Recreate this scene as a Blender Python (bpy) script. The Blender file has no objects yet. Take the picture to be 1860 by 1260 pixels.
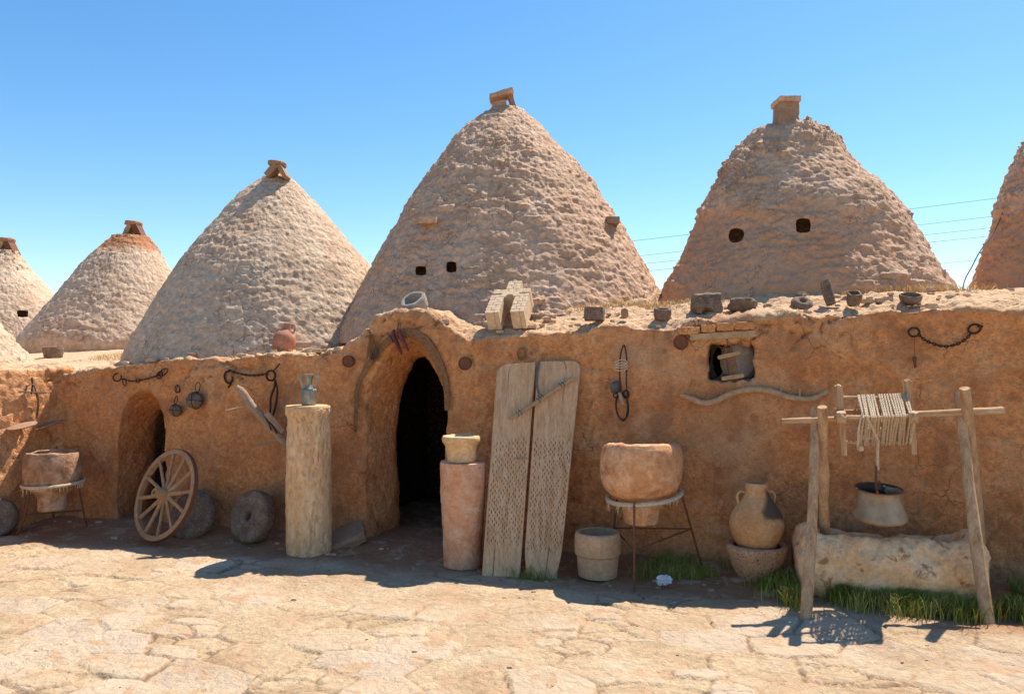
import bpy, math, random
import numpy as np
from mathutils import Vector
R = math.radians
S = bpy.context.scene
# ------------------------------------------------------------------ camera, sky, sun, exposure
F = 1400.0; EYE = 1.65; TILT = math.atan(20/1400)
cam = bpy.data.cameras.new('camera'); camo = bpy.data.objects.new('camera', cam); S.collection.objects.link(camo)
cam.sensor_width = 36; cam.lens = 36*F/1860; cam.clip_end = 9000; cam.clip_start = .05
camo.location = (0, 0, EYE); camo.rotation_euler = (math.pi/2+TILT, 0, 0)
S.camera = camo
SUN = np.array([.42, .465, 1.0]); SUN /= np.linalg.norm(SUN)
w = bpy.data.worlds.new('World'); S.world = w; w.use_nodes = True
wt = w.node_tree; bg = wt.nodes['Background']
sky = wt.nodes.new('ShaderNodeTexSky'); sky.sky_type = 'NISHITA'; sky.sun_disc = False
sky.sun_elevation = math.asin(SUN[2]); sky.sun_rotation = math.atan2(SUN[0], SUN[1])
sky.altitude = 300; sky.air_density = 1.0; sky.dust_density = .3; sky.ozone_density = 1.2
hs = wt.nodes.new('ShaderNodeHueSaturation'); hs.inputs['Saturation'].default_value = 1.3; hs.inputs['Hue'].default_value = .497; wt.links.new(sky.outputs[0], hs.inputs['Color']); wt.links.new(hs.outputs[0], bg.inputs[0]); bg.inputs[1].default_value = .12
sl = bpy.data.lights.new('sun', 'SUN'); sl.energy = 5.0; sl.angle = R(.5); sl.color = (1, .92, .81)
so = bpy.data.objects.new('sun', sl); S.collection.objects.link(so); so.location = (20, 20, 40)
so.rotation_euler = Vector(SUN.tolist()).to_track_quat('Z', 'Y').to_euler()
S.view_settings.view_transform = 'Standard'; S.view_settings.look = 'None'; S.view_settings.exposure = .66
S.view_settings.gamma = 1
try: S.cycles.max_bounces = 8; S.cycles.diffuse_bounces = 5
except Exception: pass

# ------------------------------------------------------------------ geometry of the place
A = np.array
def nz(v): v = A(v, float); return v/np.linalg.norm(v)
C0 = A([-4.62, 7.90, 0.]); PH = math.atan(.28)
U = A([math.cos(PH), -math.sin(PH), 0]); NB = A([math.sin(PH), math.cos(PH), 0])     # along the wall, into the wall
WL = nz([-.40, -.92, 0]); NL = A([-WL[1], WL[0], 0]); NL = NL if NL[0] > 0 else -NL   # left wall direction and its face normal
def ray(px, py):
    x = (px-930)/F; z = (630-py)/F
    return A([x, math.cos(TILT)-z*math.sin(TILT), z*math.cos(TILT)+math.sin(TILT)])
def D(px, py, Y): d = ray(px, py); return A([0, 0, EYE])+d*(Y/d[1])
def Wp(px, py, off=0.):      # point on the facade plane, off metres in front of it
    d = ray(px, py); o = A([0, 0, EYE]); k = (np.dot(C0-o, NB)-off)/np.dot(d, NB); return o+d*k
def Lp(px, py, off=0.):
    d = ray(px, py); o = A([0, 0, EYE]); k = (np.dot(C0-o, NL)+off)/np.dot(d, NL); return o+d*k
def G(px, py, z=0.):
    d = ray(px, py); k = (z-EYE)/d[2]; return A([0, 0, EYE])+d*k
def wY(px): return Wp(px, 650)[1]
def sstep(a, b, x):
    t = np.clip((x-a)/(b-a), 0, 1); return t*t*(3-2*t)

# ------------------------------------------------------------------ noise
def _h(x, y, z, s):
    h = (x.astype(np.int64)*374761393 + y.astype(np.int64)*668265263 + z.astype(np.int64)*2147483647*3 + s*974711) & 0xffffffff
    h = ((h ^ (h >> 13))*1274126177) & 0xffffffff
    h = ((h ^ (h >> 16))*2246822519) & 0xffffffff
    return ((h ^ (h >> 15)) & 0xffffff)/float(0xffffff)
def vn(p, s=0):
    i = np.floor(p); f = p-i; f = f*f*f*(f*(f*6-15)+10); i = i.astype(np.int64); r = 0
    for a in (0, 1):
        for b in (0, 1):
            for c in (0, 1):
                wgt = (f[:, 0] if a else 1-f[:, 0])*(f[:, 1] if b else 1-f[:, 1])*(f[:, 2] if c else 1-f[:, 2])
                r = r+wgt*_h(i[:, 0]+a, i[:, 1]+b, i[:, 2]+c, s)
    return r*2-1
def fbm(p, o=4, s=0, g=.5):
    r = 0; a = 1.; t = 0
    for k in range(o):
        r = r+a*vn(p*(2.03**k)+k*17.3, s+k*31); t += a; a *= g
    return r/t
def vor(u, v, s=0, jit=.8, stagger=False):
    iu = np.floor(u).astype(np.int64); iv = np.floor(v).astype(np.int64)
    best = np.full(u.shape, 9e9); f2 = best.copy(); du = np.zeros_like(u); dv = du.copy(); cid = du.copy(); cid2 = du.copy()
    for a in (-2, -1, 0, 1, 2) if stagger else (-1, 0, 1):
        for b in (-1, 0, 1):
            x = iu+a; y = iv+b; z0 = np.zeros_like(x)
            cx = x+.5+jit*(_h(x, y, z0, s)-.5); cy = y+.5+jit*(_h(x, y, z0, s+5)-.5)
            if stagger: cx = cx+.5*(y & 1)-.25
            ex = u-cx; ey = v-cy; d = ex*ex+ey*ey
            m = d < best
            f2 = np.where(m, best, np.minimum(f2, d)); best = np.where(m, d, best)
            du = np.where(m, ex, du); dv = np.where(m, ey, dv)
            cid = np.where(m, _h(x, y, z0, s+9), cid); cid2 = np.where(m, _h(x, y, z0, s+13), cid2)
    return du, dv, np.sqrt(best), np.sqrt(f2)-np.sqrt(best), cid, cid2

# ------------------------------------------------------------------ materials
def _ramp(nt, cols, pos=None):
    r = nt.nodes.new('ShaderNodeValToRGB'); cr = r.color_ramp
    n = len(cols); pos = pos or [.3+.4*i/(max(1, n-1)) for i in range(n)]
    while len(cr.elements) < n: cr.elements.new(.5)
    for e, p_, c in zip(cr.elements, pos, cols): e.position = p_; e.color = (*c, 1)
    return r
def M(name, cols, scale=3, bump=.4, bs=60, rough=.9, st=(1, 1, 1), metal=0, flecks=None, var=.25, mid=None, attr=None, bdist=.01, spots=None, spec=.25, cracks=None):
    m = bpy.data.materials.new(name); m.use_nodes = True; nt = m.node_tree; N = nt.nodes; L = nt.links
    b = N['Principled BSDF']; b.inputs['Roughness'].default_value = rough; b.inputs['Metallic'].default_value = metal
    b.inputs['Specular IOR Level'].default_value = spec
    tc = N.new('ShaderNodeTexCoord'); mp = N.new('ShaderNodeMapping'); mp.inputs['Scale'].default_value = st
    L.new(tc.outputs['Object'], mp.inputs[0]); V = mp.outputs[0]
    def noise(sc, det=6, ro=.6, dist=0):
        n = N.new('ShaderNodeTexNoise'); n.inputs['Scale'].default_value = sc; n.inputs['Detail'].default_value = det
        n.inputs['Roughness'].default_value = ro; n.inputs['Distortion'].default_value = dist; L.new(V, n.inputs['Vector']); return n
    def mix(a, c, fac, mode='MIX'):
        x = N.new('ShaderNodeMix'); x.data_type = 'RGBA'; x.blend_type = mode
        for s_, v_ in ((x.inputs[0], fac), (x.inputs[6], a), (x.inputs[7], c)):
            if hasattr(v_, 'is_output'): L.new(v_, s_)
            elif isinstance(v_, tuple): s_.default_value = (*v_, 1)
            else: s_.default_value = v_
        return x.outputs[2]
    n1 = noise(scale, 8, .62, .3); rp = _ramp(nt, cols); L.new(n1.outputs['Fac'], rp.inputs[0]); col = rp.outputs[0]
    n2 = noise(bs*.6, 5, .7); r2 = _ramp(nt, [(1-var,)*3, (1+var*.6,)*3], [.3, .7]); L.new(n2.outputs['Fac'], r2.inputs[0])
    col = mix(col, r2.outputs[0], 1.0, 'MULTIPLY')
    if attr:
        for an, ac in attr:
            at = N.new('ShaderNodeAttribute'); at.attribute_name = an; col = mix(col, ac, at.outputs['Fac'])
    if spots:      # (scale, colour, threshold)
        n3 = noise(spots[0], 4, .6, .5); r3 = _ramp(nt, [(0, 0, 0), (1, 1, 1)], [spots[2], spots[2]+.07]); L.new(n3.outputs['Fac'], r3.inputs[0])
        col = mix(col, spots[1], r3.outputs[0])
    if cracks:     # (scale, colour, width, coverage)
        nd = noise(cracks[0]*.8, 4, .6); va = N.new('ShaderNodeVectorMath'); va.operation = 'MULTIPLY_ADD'; L.new(nd.outputs['Color'], va.inputs[0]); va.inputs[1].default_value = (.22,)*3; L.new(V, va.inputs[2])
        vc = N.new('ShaderNodeTexVoronoi'); vc.feature = 'DISTANCE_TO_EDGE'; vc.inputs['Scale'].default_value = cracks[0]; L.new(va.outputs[0], vc.inputs['Vector'])
        rc_ = _ramp(nt, [(1, 1, 1), (0, 0, 0)], [cracks[2]*.4, cracks[2]]); L.new(vc.outputs['Distance'], rc_.inputs[0])
        nm = noise(cracks[0]*.45, 3, .6); rm_ = _ramp(nt, [(0, 0, 0), (1, 1, 1)], [1-cracks[3]-.04, 1-cracks[3]+.06]); L.new(nm.outputs['Fac'], rm_.inputs[0])
        mm = N.new('ShaderNodeMath'); mm.operation = 'MULTIPLY'; L.new(rc_.outputs[0], mm.inputs[0]); L.new(rm_.outputs[0], mm.inputs[1]); col = mix(col, cracks[1], mm.outputs[0])
    if flecks:     # straw bits
        for k, (fs, fc) in enumerate(flecks):
            mp2 = N.new('ShaderNodeMapping'); mp2.inputs['Rotation'].default_value = (.4+k, 1.1*k+.5, .7+k*2); mp2.inputs['Scale'].default_value = (1, 4.5, 4.5)
            L.new(tc.outputs['Object'], mp2.inputs[0])
            vo = N.new('ShaderNodeTexVoronoi'); vo.inputs['Scale'].default_value = fs; L.new(mp2.outputs[0], vo.inputs['Vector'])
            r4 = _ramp(nt, [(1, 1, 1), (0, 0, 0)], [.14, .19]); L.new(vo.outputs['Distance'], r4.inputs[0]); col = mix(col, fc, r4.outputs[0])
    L.new(col, b.inputs['Base Color'])
    n4 = noise(bs, 8, .68); bp = N.new('ShaderNodeBump'); bp.inputs['Strength'].default_value = bump; bp.inputs['Distance'].default_value = bdist
    h = n4.outputs['Fac']
    if mid:
        n5 = noise(mid, 6, .6, .6); ad = N.new('ShaderNodeMath'); ad.operation = 'MULTIPLY_ADD'; L.new(n5.outputs['Fac'], ad.inputs[0]); ad.inputs[1].default_value = 2.5; L.new(h, ad.inputs[2]); h = ad.outputs[0]
    L.new(h, bp.inputs['Height']); L.new(bp.outputs[0], b.inputs['Normal'])
    return m
MT = {}
MT['wall'] = M('mud_plaster', [(.68, .255, .085), (.79, .335, .125), (.85, .42, .18)], 3.6, 1.0, 48, mid=13, flecks=[(26, (.74, .46, .24)), (15, (.36, .15, .07))], cracks=(4.2, (.28, .12, .055), .016, .42), var=.36, bdist=.018, attr=[('pale', (.66, .43, .25)), ('dark', (.40, .165, .07)), ('soot', (.018, .014, .011))])  # last attribute colours rooms and niche near black, as painted shade
MT['roof'] = M('roof_mud', [(.46, .28, .16), (.56, .38, .24), (.60, .43, .28)], 2.5, .7, 45, mid=12, flecks=[(24, (.68, .52, .3))])
MT['dome'] = M('dome_mud', [(.49, .30, .18), (.61, .39, .25), (.69, .475, .325)], 3.2, 1.3, 34, mid=13, attr=[('expo', (.55, .30, .165))], cracks=(6.5, (.30, .17, .11), .022, .46), var=.34)
MT['dome_far'] = M('pale_dome_mud', [(.51, .345, .225), (.61, .44, .30), (.67, .51, .36)], 3.2, 1.3, 30, mid=11, attr=[('expo', (.47, .25, .13)), ('cap', (.46, .20, .09))], cracks=(5.5, (.30, .19, .13), .028, .5), var=.34)
MT['ground'] = M('ground_dust', [(.385, .25, .14), (.48, .345, .205), (.56, .43, .275)], 2.2, 1.0, 50, mid=16, attr=[('stone', (.55, .42, .30)), ('grey', (.55, .46, .38)), ('red', (.26, .125, .065)), ('soil', (.36, .17, .08)), ('crack', (.17, .09, .05))], var=.3, spots=(5.5, (.46, .30, .18), .55))
MT['basalt'] = M('grey_basalt', [(.15, .098, .065), (.23, .155, .108), (.32, .23, .165)], 9, .8, 90, var=.45, spots=(60, (.07, .06, .055), .6))
MT['lightgrey'] = M('pale_grey_stone', [(.30, .27, .23), (.42, .38, .33)], 9, .6, 80)
MT['brownstone'] = M('brown_stone', [(.32, .19, .115), (.40, .25, .155)], 8, .6, 70)
MT['lightstone'] = M('weathered_limestone', [(.40, .24, .13), (.52, .34, .19), (.60, .43, .26)], 5, .7, 60, mid=22, var=.3, spots=(14, (.36, .19, .09), .62))
MT['column'] = M('ribbed_yellow_stone', [(.68, .39, .18), (.78, .48, .245), (.82, .56, .33)], 6, .8, 60, st=(1, 1, .35), var=.3, attr=[('groove', (.32, .16, .07))])
MT['pink'] = M('pink_marble', [(.62, .26, .13), (.70, .35, .19), (.72, .48, .33)], 7, .35, 50, var=.22, spots=(26, (.42, .2, .11), .62))
MT['cream'] = M('cream_stone', [(.66, .38, .17), (.82, .55, .29)], 9, .4, 60)
MT['trough'] = M('lumpy_limestone', [(.88, .43, .18), (.94, .56, .28), (.95, .68, .42)], 4, .8, 45, mid=15, var=.3, spots=(9, (.46, .22, .09), .6))
MT['pock'] = M('pocked_red_stone', [(.50, .26, .14), (.62, .36, .21)], 10, .8, 60, spots=(75, (.10, .055, .04), .57))
MT['clay'] = M('fired_clay', [(.56, .24, .10), (.72, .36, .17), (.78, .48, .28)], 7, .7, 45, var=.3, mid=12, spots=(6, (.46, .19, .09), .6), cracks=(7, (.30, .14, .07), .015, .42))
MT['clay2'] = M('dusty_red_clay', [(.40, .17, .10), (.50, .24, .15)], 9, .3, 60)
MT['claydark'] = M('sooty_clay', [(.52, .25, .10), (.63, .33, .145), (.68, .41, .21)], 4.5, .35, 60, var=.25, attr=[('sooty', (.055, .05, .035))])
MT['clayold'] = M('stained_clay', [(.18, .10, .06), (.36, .19, .10), (.48, .30, .19), (.5, .38, .28)], 7, .6, 50, mid=18)
MT['potgrey'] = M('grey_plaster_pot', [(.50, .30, .165), (.62, .39, .22)], 7, .4, 60)
def wood(n, cols, st, **k): return M(n, cols, 6, k.pop('bump', .6), 50, st=st, var=.3, **k)
WC = [(.38, .21, .10), (.56, .34, .18), (.68, .45, .26)]
MT['woodz'] = wood('weathered_post_wood', WC, (4, 4, .35))
MT['woodx'] = wood('weathered_beam_wood', WC, (.35, 4, 4))
MT['woodd'] = wood('grey_plough_wood', [(.34, .22, .14), (.46, .32, .21)], (1.2, 3, 2))
MT['board'] = wood('threshing_board_wood', [(.52, .285, .14), (.67, .40, .215), (.74, .49, .30)], (5, 2, .25), attr=[('slit', (.14, .085, .055))])
MT['wheelw'] = wood('cart_wheel_wood', [(.36, .20, .10), (.48, .29, .16)], (1, 1, 1))
MT['stick'] = wood('peeled_stick_wood', [(.42, .26, .14), (.55, .36, .2)], (1, 1, 1))
MT['iron'] = M('rusty_iron', [(.035, .024, .02), (.085, .045, .03)], 30, .5, 90, rough=.75, metal=.3)
MT['rust'] = M('rust_brown_iron', [(.16, .065, .035), (.22, .09, .05)], 20, .4, 90, rough=.85)
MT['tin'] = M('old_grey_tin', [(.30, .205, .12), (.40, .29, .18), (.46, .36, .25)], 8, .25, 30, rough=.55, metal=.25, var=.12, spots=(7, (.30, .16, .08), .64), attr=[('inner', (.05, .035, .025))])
MT['pewter'] = M('patinated_pewter', [(.20, .20, .17), (.36, .35, .29)], 12, .3, 40, rough=.45, metal=.5)
MT['rope'] = M('jute_rope', [(.54, .40, .26), (.68, .54, .38)], 40, .5, 120)
MT['leather'] = M('dark_leather', [(.05, .035, .028), (.11, .075, .055)], 25, .4, 80, rough=.7)
MT['redlea'] = M('wine_red_leather', [(.14, .035, .035), (.22, .06, .055)], 25, .4, 60, rough=.65)
MT['hoop'] = M('sieve_hoop_wood', [(.15, .11, .08), (.24, .18, .13)], 12, .3, 60)
MT['skin'] = M('sieve_skin', [(.40, .34, .29), (.50, .43, .36)], 6, .2, 60)
MT['strap'] = M('grey_strap', [(.10, .095, .09), (.17, .16, .15)], 30, .4, 90)
MT['twig'] = M('dry_twigs', [(.20, .10, .045), (.36, .19, .085)], 40, .4, 60)
MT['brick'] = M('small_yellow_brick', [(.58, .40, .25), (.70, .53, .36)], 20, .3, 60)
MT['mortar'] = M('dark_mortar', [(.36, .24, .15), (.42, .29, .18)], 20, .3, 60)
MT['paper'] = M('white_paper', [(.72, .72, .74), (.82, .82, .84)], 10, .2, 30)
MT['cable'] = M('black_cable', [(.10, .11, .12), (.14, .15, .16)], 10, .1, 30)
MT['grass'] = M('green_grass', [(.13, .14, .02), (.26, .26, .04), (.46, .38, .12)], 5, .1, 30, rough=.7)
MT['straw'] = M('dry_straw', [(.52, .36, .16), (.66, .49, .25)], 8, .1, 30)
MT['cloth'] = M('dark_cloth', [(.03, .035, .035), (.05, .055, .055)], 8, .1, 30)

# ------------------------------------------------------------------ mesh helpers
def frame(z, hint=(0, 0, 1)):
    z = nz(z); h = A(hint, float)
    if abs(np.dot(z, nz(h))) > .95: h = A([1., 0, 0]) if abs(z[0]) < .9 else A([0, 1., 0])
    x = nz(np.cross(h, z)); return np.stack([x, np.cross(z, x), z], 1)
_cube = {}
def cubegrid(n):
    if n in _cube: return _cube[n]
    V = []; Fc = []; t = np.linspace(-1, 1, n+1)
    for ax in range(3):
        for sg in (-1, 1):
            a, b = (ax+1) % 3, (ax+2) % 3; o = len(V)
            for i in range(n+1):
                for j in range(n+1):
                    p = [0, 0, 0]; p[ax] = sg; p[a] = t[i]; p[b] = t[j]; V.append(p)
            for i in range(n):
                for j in range(n):
                    q = [o+i*(n+1)+j, o+(i+1)*(n+1)+j, o+(i+1)*(n+1)+j+1, o+i*(n+1)+j+1]
                    Fc.append(q if sg > 0 else q[::-1])
    V = A(V); k, inv = np.unique(np.round(V*1e4).astype(int), axis=0, return_inverse=True); inv = inv.reshape(-1)
    _cube[n] = (k/1e4, inv[A(Fc)]); return _cube[n]
class MB:
    def __init__(s): s.v = []; s.f = []; s.n = 0
    def add(s, V, Fs):
        V = A(V, float); s.v.append(V); s.f += [[int(i)+s.n for i in q] for q in Fs]; s.n += len(V); return s
    def grid(s, P, cu=False, cv=False, flip=False):
        m, n = P.shape[:2]; Fs = []
        for i in range(m if cu else m-1):
            for j in range(n if cv else n-1):
                q = [i*n+j, ((i+1) % m)*n+j, ((i+1) % m)*n+(j+1) % n, i*n+(j+1) % n]; Fs.append(q[::-1] if flip else q)
        return s.add(P.reshape(-1, 3), Fs)
    def tube(s, pts, r, seg=10, cap=True, closed=False, flat=None, wob=0, seed=1):
        pts = A([A(p, float) for p in pts]); n = len(pts); r = np.full(n, r) if np.isscalar(r) else A(r, float)
        T = np.roll(pts, -1, 0)-np.roll(pts, 1, 0)
        if not closed: T[0] = pts[1]-pts[0]; T[-1] = pts[-1]-pts[-2]
        X = frame(T[0])[:, 0]; P = []; rng = np.random.RandomState(seed); wb_ = rng.rand(seg)-.5
        for i in range(n):
            t = nz(T[i]); X = nz(X-t*np.dot(X, t)); Y = np.cross(t, X)
            a = np.arange(seg)*2*math.pi/seg
            rr = r[i]*(1+wob*(2.2*wb_+.35*(rng.rand(seg)-.5))) if wob else r[i]
            k = flat if flat else 1.
            P.append(pts[i]+(np.cos(a)*rr)[:, None]*X+(np.sin(a)*rr*k)[:, None]*Y)
        P = A(P); o = s.n; s.grid(P, closed, True, flip=True)
        if cap and not closed: s.f.append([o+i for i in range(seg)]); s.f.append([o+(n-1)*seg+i for i in reversed(range(seg))])
        return s
    def lathe(s, prof, c, seg=40, axis=(0, 0, 1), ell=1.):
        Fm = frame(axis, (0, 1, 0)) if abs(axis[2]) > .95 else frame(axis); a = np.arange(seg)*2*math.pi/seg; P = []
        for r, z in prof: P.append(np.stack([np.cos(a)*r, np.sin(a)*r*ell, np.full(seg, z)], 1) @ Fm.T+A(c))
        P = A(P); o = s.n; n = len(prof); s.grid(P, False, True, flip=True)
        if prof[0][0] > 1e-4: s.f.append([o+i for i in range(seg)])
        if prof[-1][0] > 1e-4: s.f.append([o+(n-1)*seg+i for i in reversed(range(seg))])
        return s
    def blob(s, c, size, rnd=.5, n=6, fr=None, amp=0, fq=4, seed=0):
        P, Fs = cubegrid(n); P = P.copy(); d = P/np.linalg.norm(P, axis=1)[:, None]
        Q = P*(1-rnd)+d*rnd
        if amp: Q = Q+d*(amp*fbm(Q*fq*.5+seed*7.7, 3, seed))[:, None]
        Q = Q*A(size)
        if fr is not None: Q = Q @ fr.T
        return s.add(Q+A(c), Fs)
    def beam(s, p1, p2, w, t, hint=(0, 0, 1), rnd=.1, n=4, amp=0, seed=0):
        p1 = A(p1, float); p2 = A(p2, float); fr = frame(p2-p1, hint); return s.blob((p1+p2)/2, (w/2, t/2, np.linalg.norm(p2-p1)/2), rnd, n, fr, amp, 3, seed)
    def torus(s, c, axis, Rr, r, seg=28, s2=8, sx=1., a0=0, a1=None, hint=(0, 0, 1)):
        fr = frame(axis, hint); closed = a1 is None; n = seg
        a = a0+np.arange(n)*2*math.pi/n if closed else np.linspace(a0, a1, n)
        pts = A(c)+(np.cos(a)*Rr)[:, None]*fr[:, 0]+(np.sin(a)*Rr*sx)[:, None]*fr[:, 1]
        return s.tube(pts, r, s2, closed=closed)
    def prism(s, poly, o, u, v, nrm, th):
        o = A(o, float); n = len(poly); f = [o+A(u)*x+A(v)*y for x, y in poly]; b = [p-A(nrm)*th for p in f]
        Fs = [list(range(n)), list(range(2*n-1, n-1, -1))]+[[i, i+n, (i+1) % n+n, (i+1) % n][::-1][::-1] for i in range(n)]
        return s.add(f+b, Fs)
    def chain(s, pts, ll, r, wd=.55):
        pts = A(pts); seg = np.linalg.norm(np.diff(pts, axis=0), axis=1); L_ = np.concatenate([[0], np.cumsum(seg)]); n = max(2, int(L_[-1]/(ll*.72)))
        for k in range(n):
            t = (k+.5)/n*L_[-1]; p = A([np.interp(t, L_, pts[:, i]) for i in range(3)]); q = A([np.interp(min(t+.01, L_[-1]), L_, pts[:, i]) for i in range(3)])
            d = q-p; d = d if np.linalg.norm(d) > 1e-6 else pts[-1]-pts[0]
            fr = frame(d, NB); ax = fr[:, 0] if k % 2 else fr[:, 1]
            f2 = frame(ax, d); e1 = nz(d); e2 = np.cross(nz(ax), e1)
            a = np.arange(12)*math.pi/6; P = p+(np.cos(a)*ll/2)[:, None]*e1+(np.sin(a)*ll/2*wd)[:, None]*e2
            s.tube(P, r, 5, closed=True)
        return s
ORG = {}
def _link(o, parent, base):
    S.collection.objects.link(o)
    if parent is not None: o.parent = parent
    o.location = tuple(base)
def tag(o, label=None, cat=None, group=None, kind=None):
    for k, v in (('label', label), ('category', cat), ('group', group), ('kind', kind)):
        if v: o[k] = v
    return o
def thing(name, label, cat, base, group=None):
    o = bpy.data.objects.new(name, None); o.empty_display_size = .1; _link(o, None, base); ORG[o.name] = A(base, float); return tag(o, label, cat, group)
def emit(name, mb, mat, parent=None, disp=None, ang=50, base=None, attrs=None, label=None):
    if isinstance(mb, MB): V = np.concatenate(mb.v); Fs = mb.f
    else: V, Fs = mb
    me = bpy.data.meshes.new(name)
    if isinstance(Fs, np.ndarray):
        me.vertices.add(len(V)); me.vertices.foreach_set('co', V.astype(np.float32).ravel()); nf = len(Fs)
        me.loops.add(nf*4); me.loops.foreach_set('vertex_index', Fs.astype(np.int32).ravel()); me.polygons.add(nf)
        me.polygons.foreach_set('loop_start', np.arange(nf, dtype=np.int32)*4); me.polygons.foreach_set('loop_total', np.full(nf, 4, np.int32)); me.update(calc_edges=True)
    else: me.from_pydata(V.tolist(), [], Fs)
    me.update()
    if disp:
        nr = np.zeros(len(V)*3, np.float32); me.vertices.foreach_get('normal', nr) if False else me.vertex_normals.foreach_get('vector', nr); nr = nr.reshape(-1, 3)
        d = 0
        for k, (a, f) in enumerate(disp): d = d+a*fbm(V*f+k*3.3, 3, 7+k)
        V = V+nr*d[:, None]
    if parent is None: base = A([(V[:, 0].min()+V[:, 0].max())/2, (V[:, 1].min()+V[:, 1].max())/2, V[:, 2].min()]) if base is None else A(base, float)
    else: base = ORG[parent.name]
    me.vertices.foreach_set('co', (V-base).astype(np.float32).ravel()); me.update()
    me.materials.append(MT[mat] if isinstance(mat, str) else mat)
    me.polygons.foreach_set('use_smooth', np.ones(len(me.polygons), bool))
    if ang: me.set_sharp_from_angle(angle=R(ang))
    if attrs:
        for k, a in attrs.items():
            at = me.attributes.new(k, 'FLOAT', 'POINT'); at.data.foreach_set('value', A(a, np.float32))
    o = bpy.data.objects.new(name, me)
    if parent is None: _link(o, None, base); ORG[o.name] = base
    else: _link(o, parent, (0, 0, 0)); ORG[o.name] = base
    if label: o['label'] = label
    return o
def single(name, label, cat, mb, mat, group=None, disp=None, kind=None, **k):
    return tag(emit(name, mb, mat, None, disp, **k), label, cat, group, kind)
def pxprof(px, rows, Y):     # rows (y, half width in photo pixels) -> lathe profile with absolute z
    return [(hw*Y/F, D(px, y, Y)[2]) for y, hw in rows]
def smooth_rows(rows, n=5):
    rows = A(rows, float); out = []
    for i in range(len(rows)-1):
        p0 = rows[max(0, i-1)]; p1 = rows[i]; p2 = rows[i+1]; p3 = rows[min(len(rows)-1, i+2)]
        for k in range(n):
            t = k/n; out.append(.5*((2*p1)+(-p0+p2)*t+(2*p0-5*p1+4*p2-p3)*t*t+(-p0+3*p1-3*p2+p3)*t**3))
    out.append(rows[-1]); return [tuple(r) for r in out]
def curve(pts, n=6): return [A(p) for p in smooth_rows([tuple(p) for p in pts], n)]
def wcurve(pp, off=.02, n=6): return curve([Wp(x, y, off) for x, y in pp], n)
# ------------------------------------------------------------------ ground
def geo(a, b, step, far, k=1.25):
    c = list(np.arange(a, b, step)); st = step; x = c[-1]
    while x < far: st *= k; x += st; c.append(x)
    st = step; x = c[0]; pre = []
    while x > -far: st *= k; x -= st; pre.append(x)
    return A(pre[::-1]+c)
gx = geo(-5.2, 4.6, .0165, 4000); gy = geo(3.3, 7.9, .013, 4000)
X, Y = np.meshgrid(gx, gy, indexing='ij'); gp = np.stack([X.ravel(), Y.ravel(), np.zeros(X.size)], 1)
dist = -(gp-C0) @ NB                       # metres in front of the facade
near = (np.abs(gp[:, 0]) < 9) & (gp[:, 1] > 1.5) & (gp[:, 1] < 9)
def wallsoil(p):
    d = -(p-C0) @ NB; s = (p-C0) @ U
    return 1-sstep(.55, .95, d+.25*fbm(p*1.1, 3, 3)-.12*sstep(4.5, 8, s)-.25*sstep(6, 8.3, s))
q = gp[near]; wq = q+.05*np.stack([fbm(q*2.2, 3, 1), fbm(q*2.2, 3, 2), 0*q[:, 0]], 1)
cu = wq @ U/.50+.12*fbm(q*.7, 2, 71); cv = wq @ NB/.30+.12*fbm(q*.7, 2, 72)
du, dv, f1, e, id1, id2 = vor(cu, cv*1.0, 4, .42, True)
du2, dv2, f12, e2, id3, id4 = vor(cu*1.9+.4, cv*1.7, 8, .85)
big = (id2 > .33); e = np.where(big, e, np.minimum(e, e2*.7)); idd = np.where(big, id1, id3)
soil = wallsoil(q); fill = sstep(-.25, .35, fbm(q*.9, 3, 9)-.08-.2*sstep(-1, 3, q[:, 0]))
edge = sstep(.0, .07, e); vis = (1-soil)*(1-.82*fill)
jn = fbm(q*9, 3, 12)
h = vis*(.018*edge*(.35+idd)+.036*(dv*(id2-.35)+du*(id1-.5))*edge)+.011*fbm(q*4, 4, 5)+.005*fbm(q*18, 3, 6)+.002*fbm(q*45, 2, 66)+.02*fbm(q*.8, 3, 7)
d_ = dist[near]
h = h+.05*(1-sstep(0, .55, d_))+.012*soil*fbm(q*6, 3, 15)
sx = (q-C0) @ U
h = h+.04*sstep(6.0, 7.0, sx)*(1-sstep(1.1, 1.7, d_))*sstep(0, .3, d_)
gh = np.zeros(len(gp)); gh[near] = h; gh[~near] = .0
gp[:, 2] = gh-.004
def full(a): z = np.zeros(len(gp)); z[near] = a; return z
crack = full(vis*(1-sstep(.0, .05, e+.03*jn))*sstep(-.25, .15, fbm(q*3.1, 3, 44))*.85)
stone = full(vis*edge*sstep(.3, 1, idd)*.6)
grey = full(vis*edge*(sstep(.72, .9, id2)+.4*sstep(.3, .4, fbm(q*1.5, 2, 61)))*.28)
red = full(np.clip(soil*.62*sstep(-.6, .4, fbm(q*1.7, 3, 21)+.7*sstep(4, 8, sx))+.35*sstep(.1, .5, fbm(q*1.9, 4, 33))*fill*.7+.25*sstep(6, 9, sx)*sstep(2.2, .8, d_), 0, 1))
ng, mg = X.shape; I = np.arange(ng*mg).reshape(ng, mg)
gf = np.stack([I[:-1, :-1], I[1:, :-1], I[1:, 1:], I[:-1, 1:]], -1).reshape(-1, 4)
go = emit('ground', (gp, gf), 'ground', base=(0, 0, 0), ang=None, attrs=dict(soil=full(soil*(.8+.2*fbm(q*3, 3, 23))), stone=stone, crack=crack, grey=grey, red=red)); go['kind'] = 'structure'
def gz(x, y):        # ground height at a point near the camera
    i = np.clip(np.searchsorted(gx, x), 0, ng-1); j = np.clip(np.searchsorted(gy, y), 0, mg-1); return float(gp[I[i, j], 2])

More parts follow.
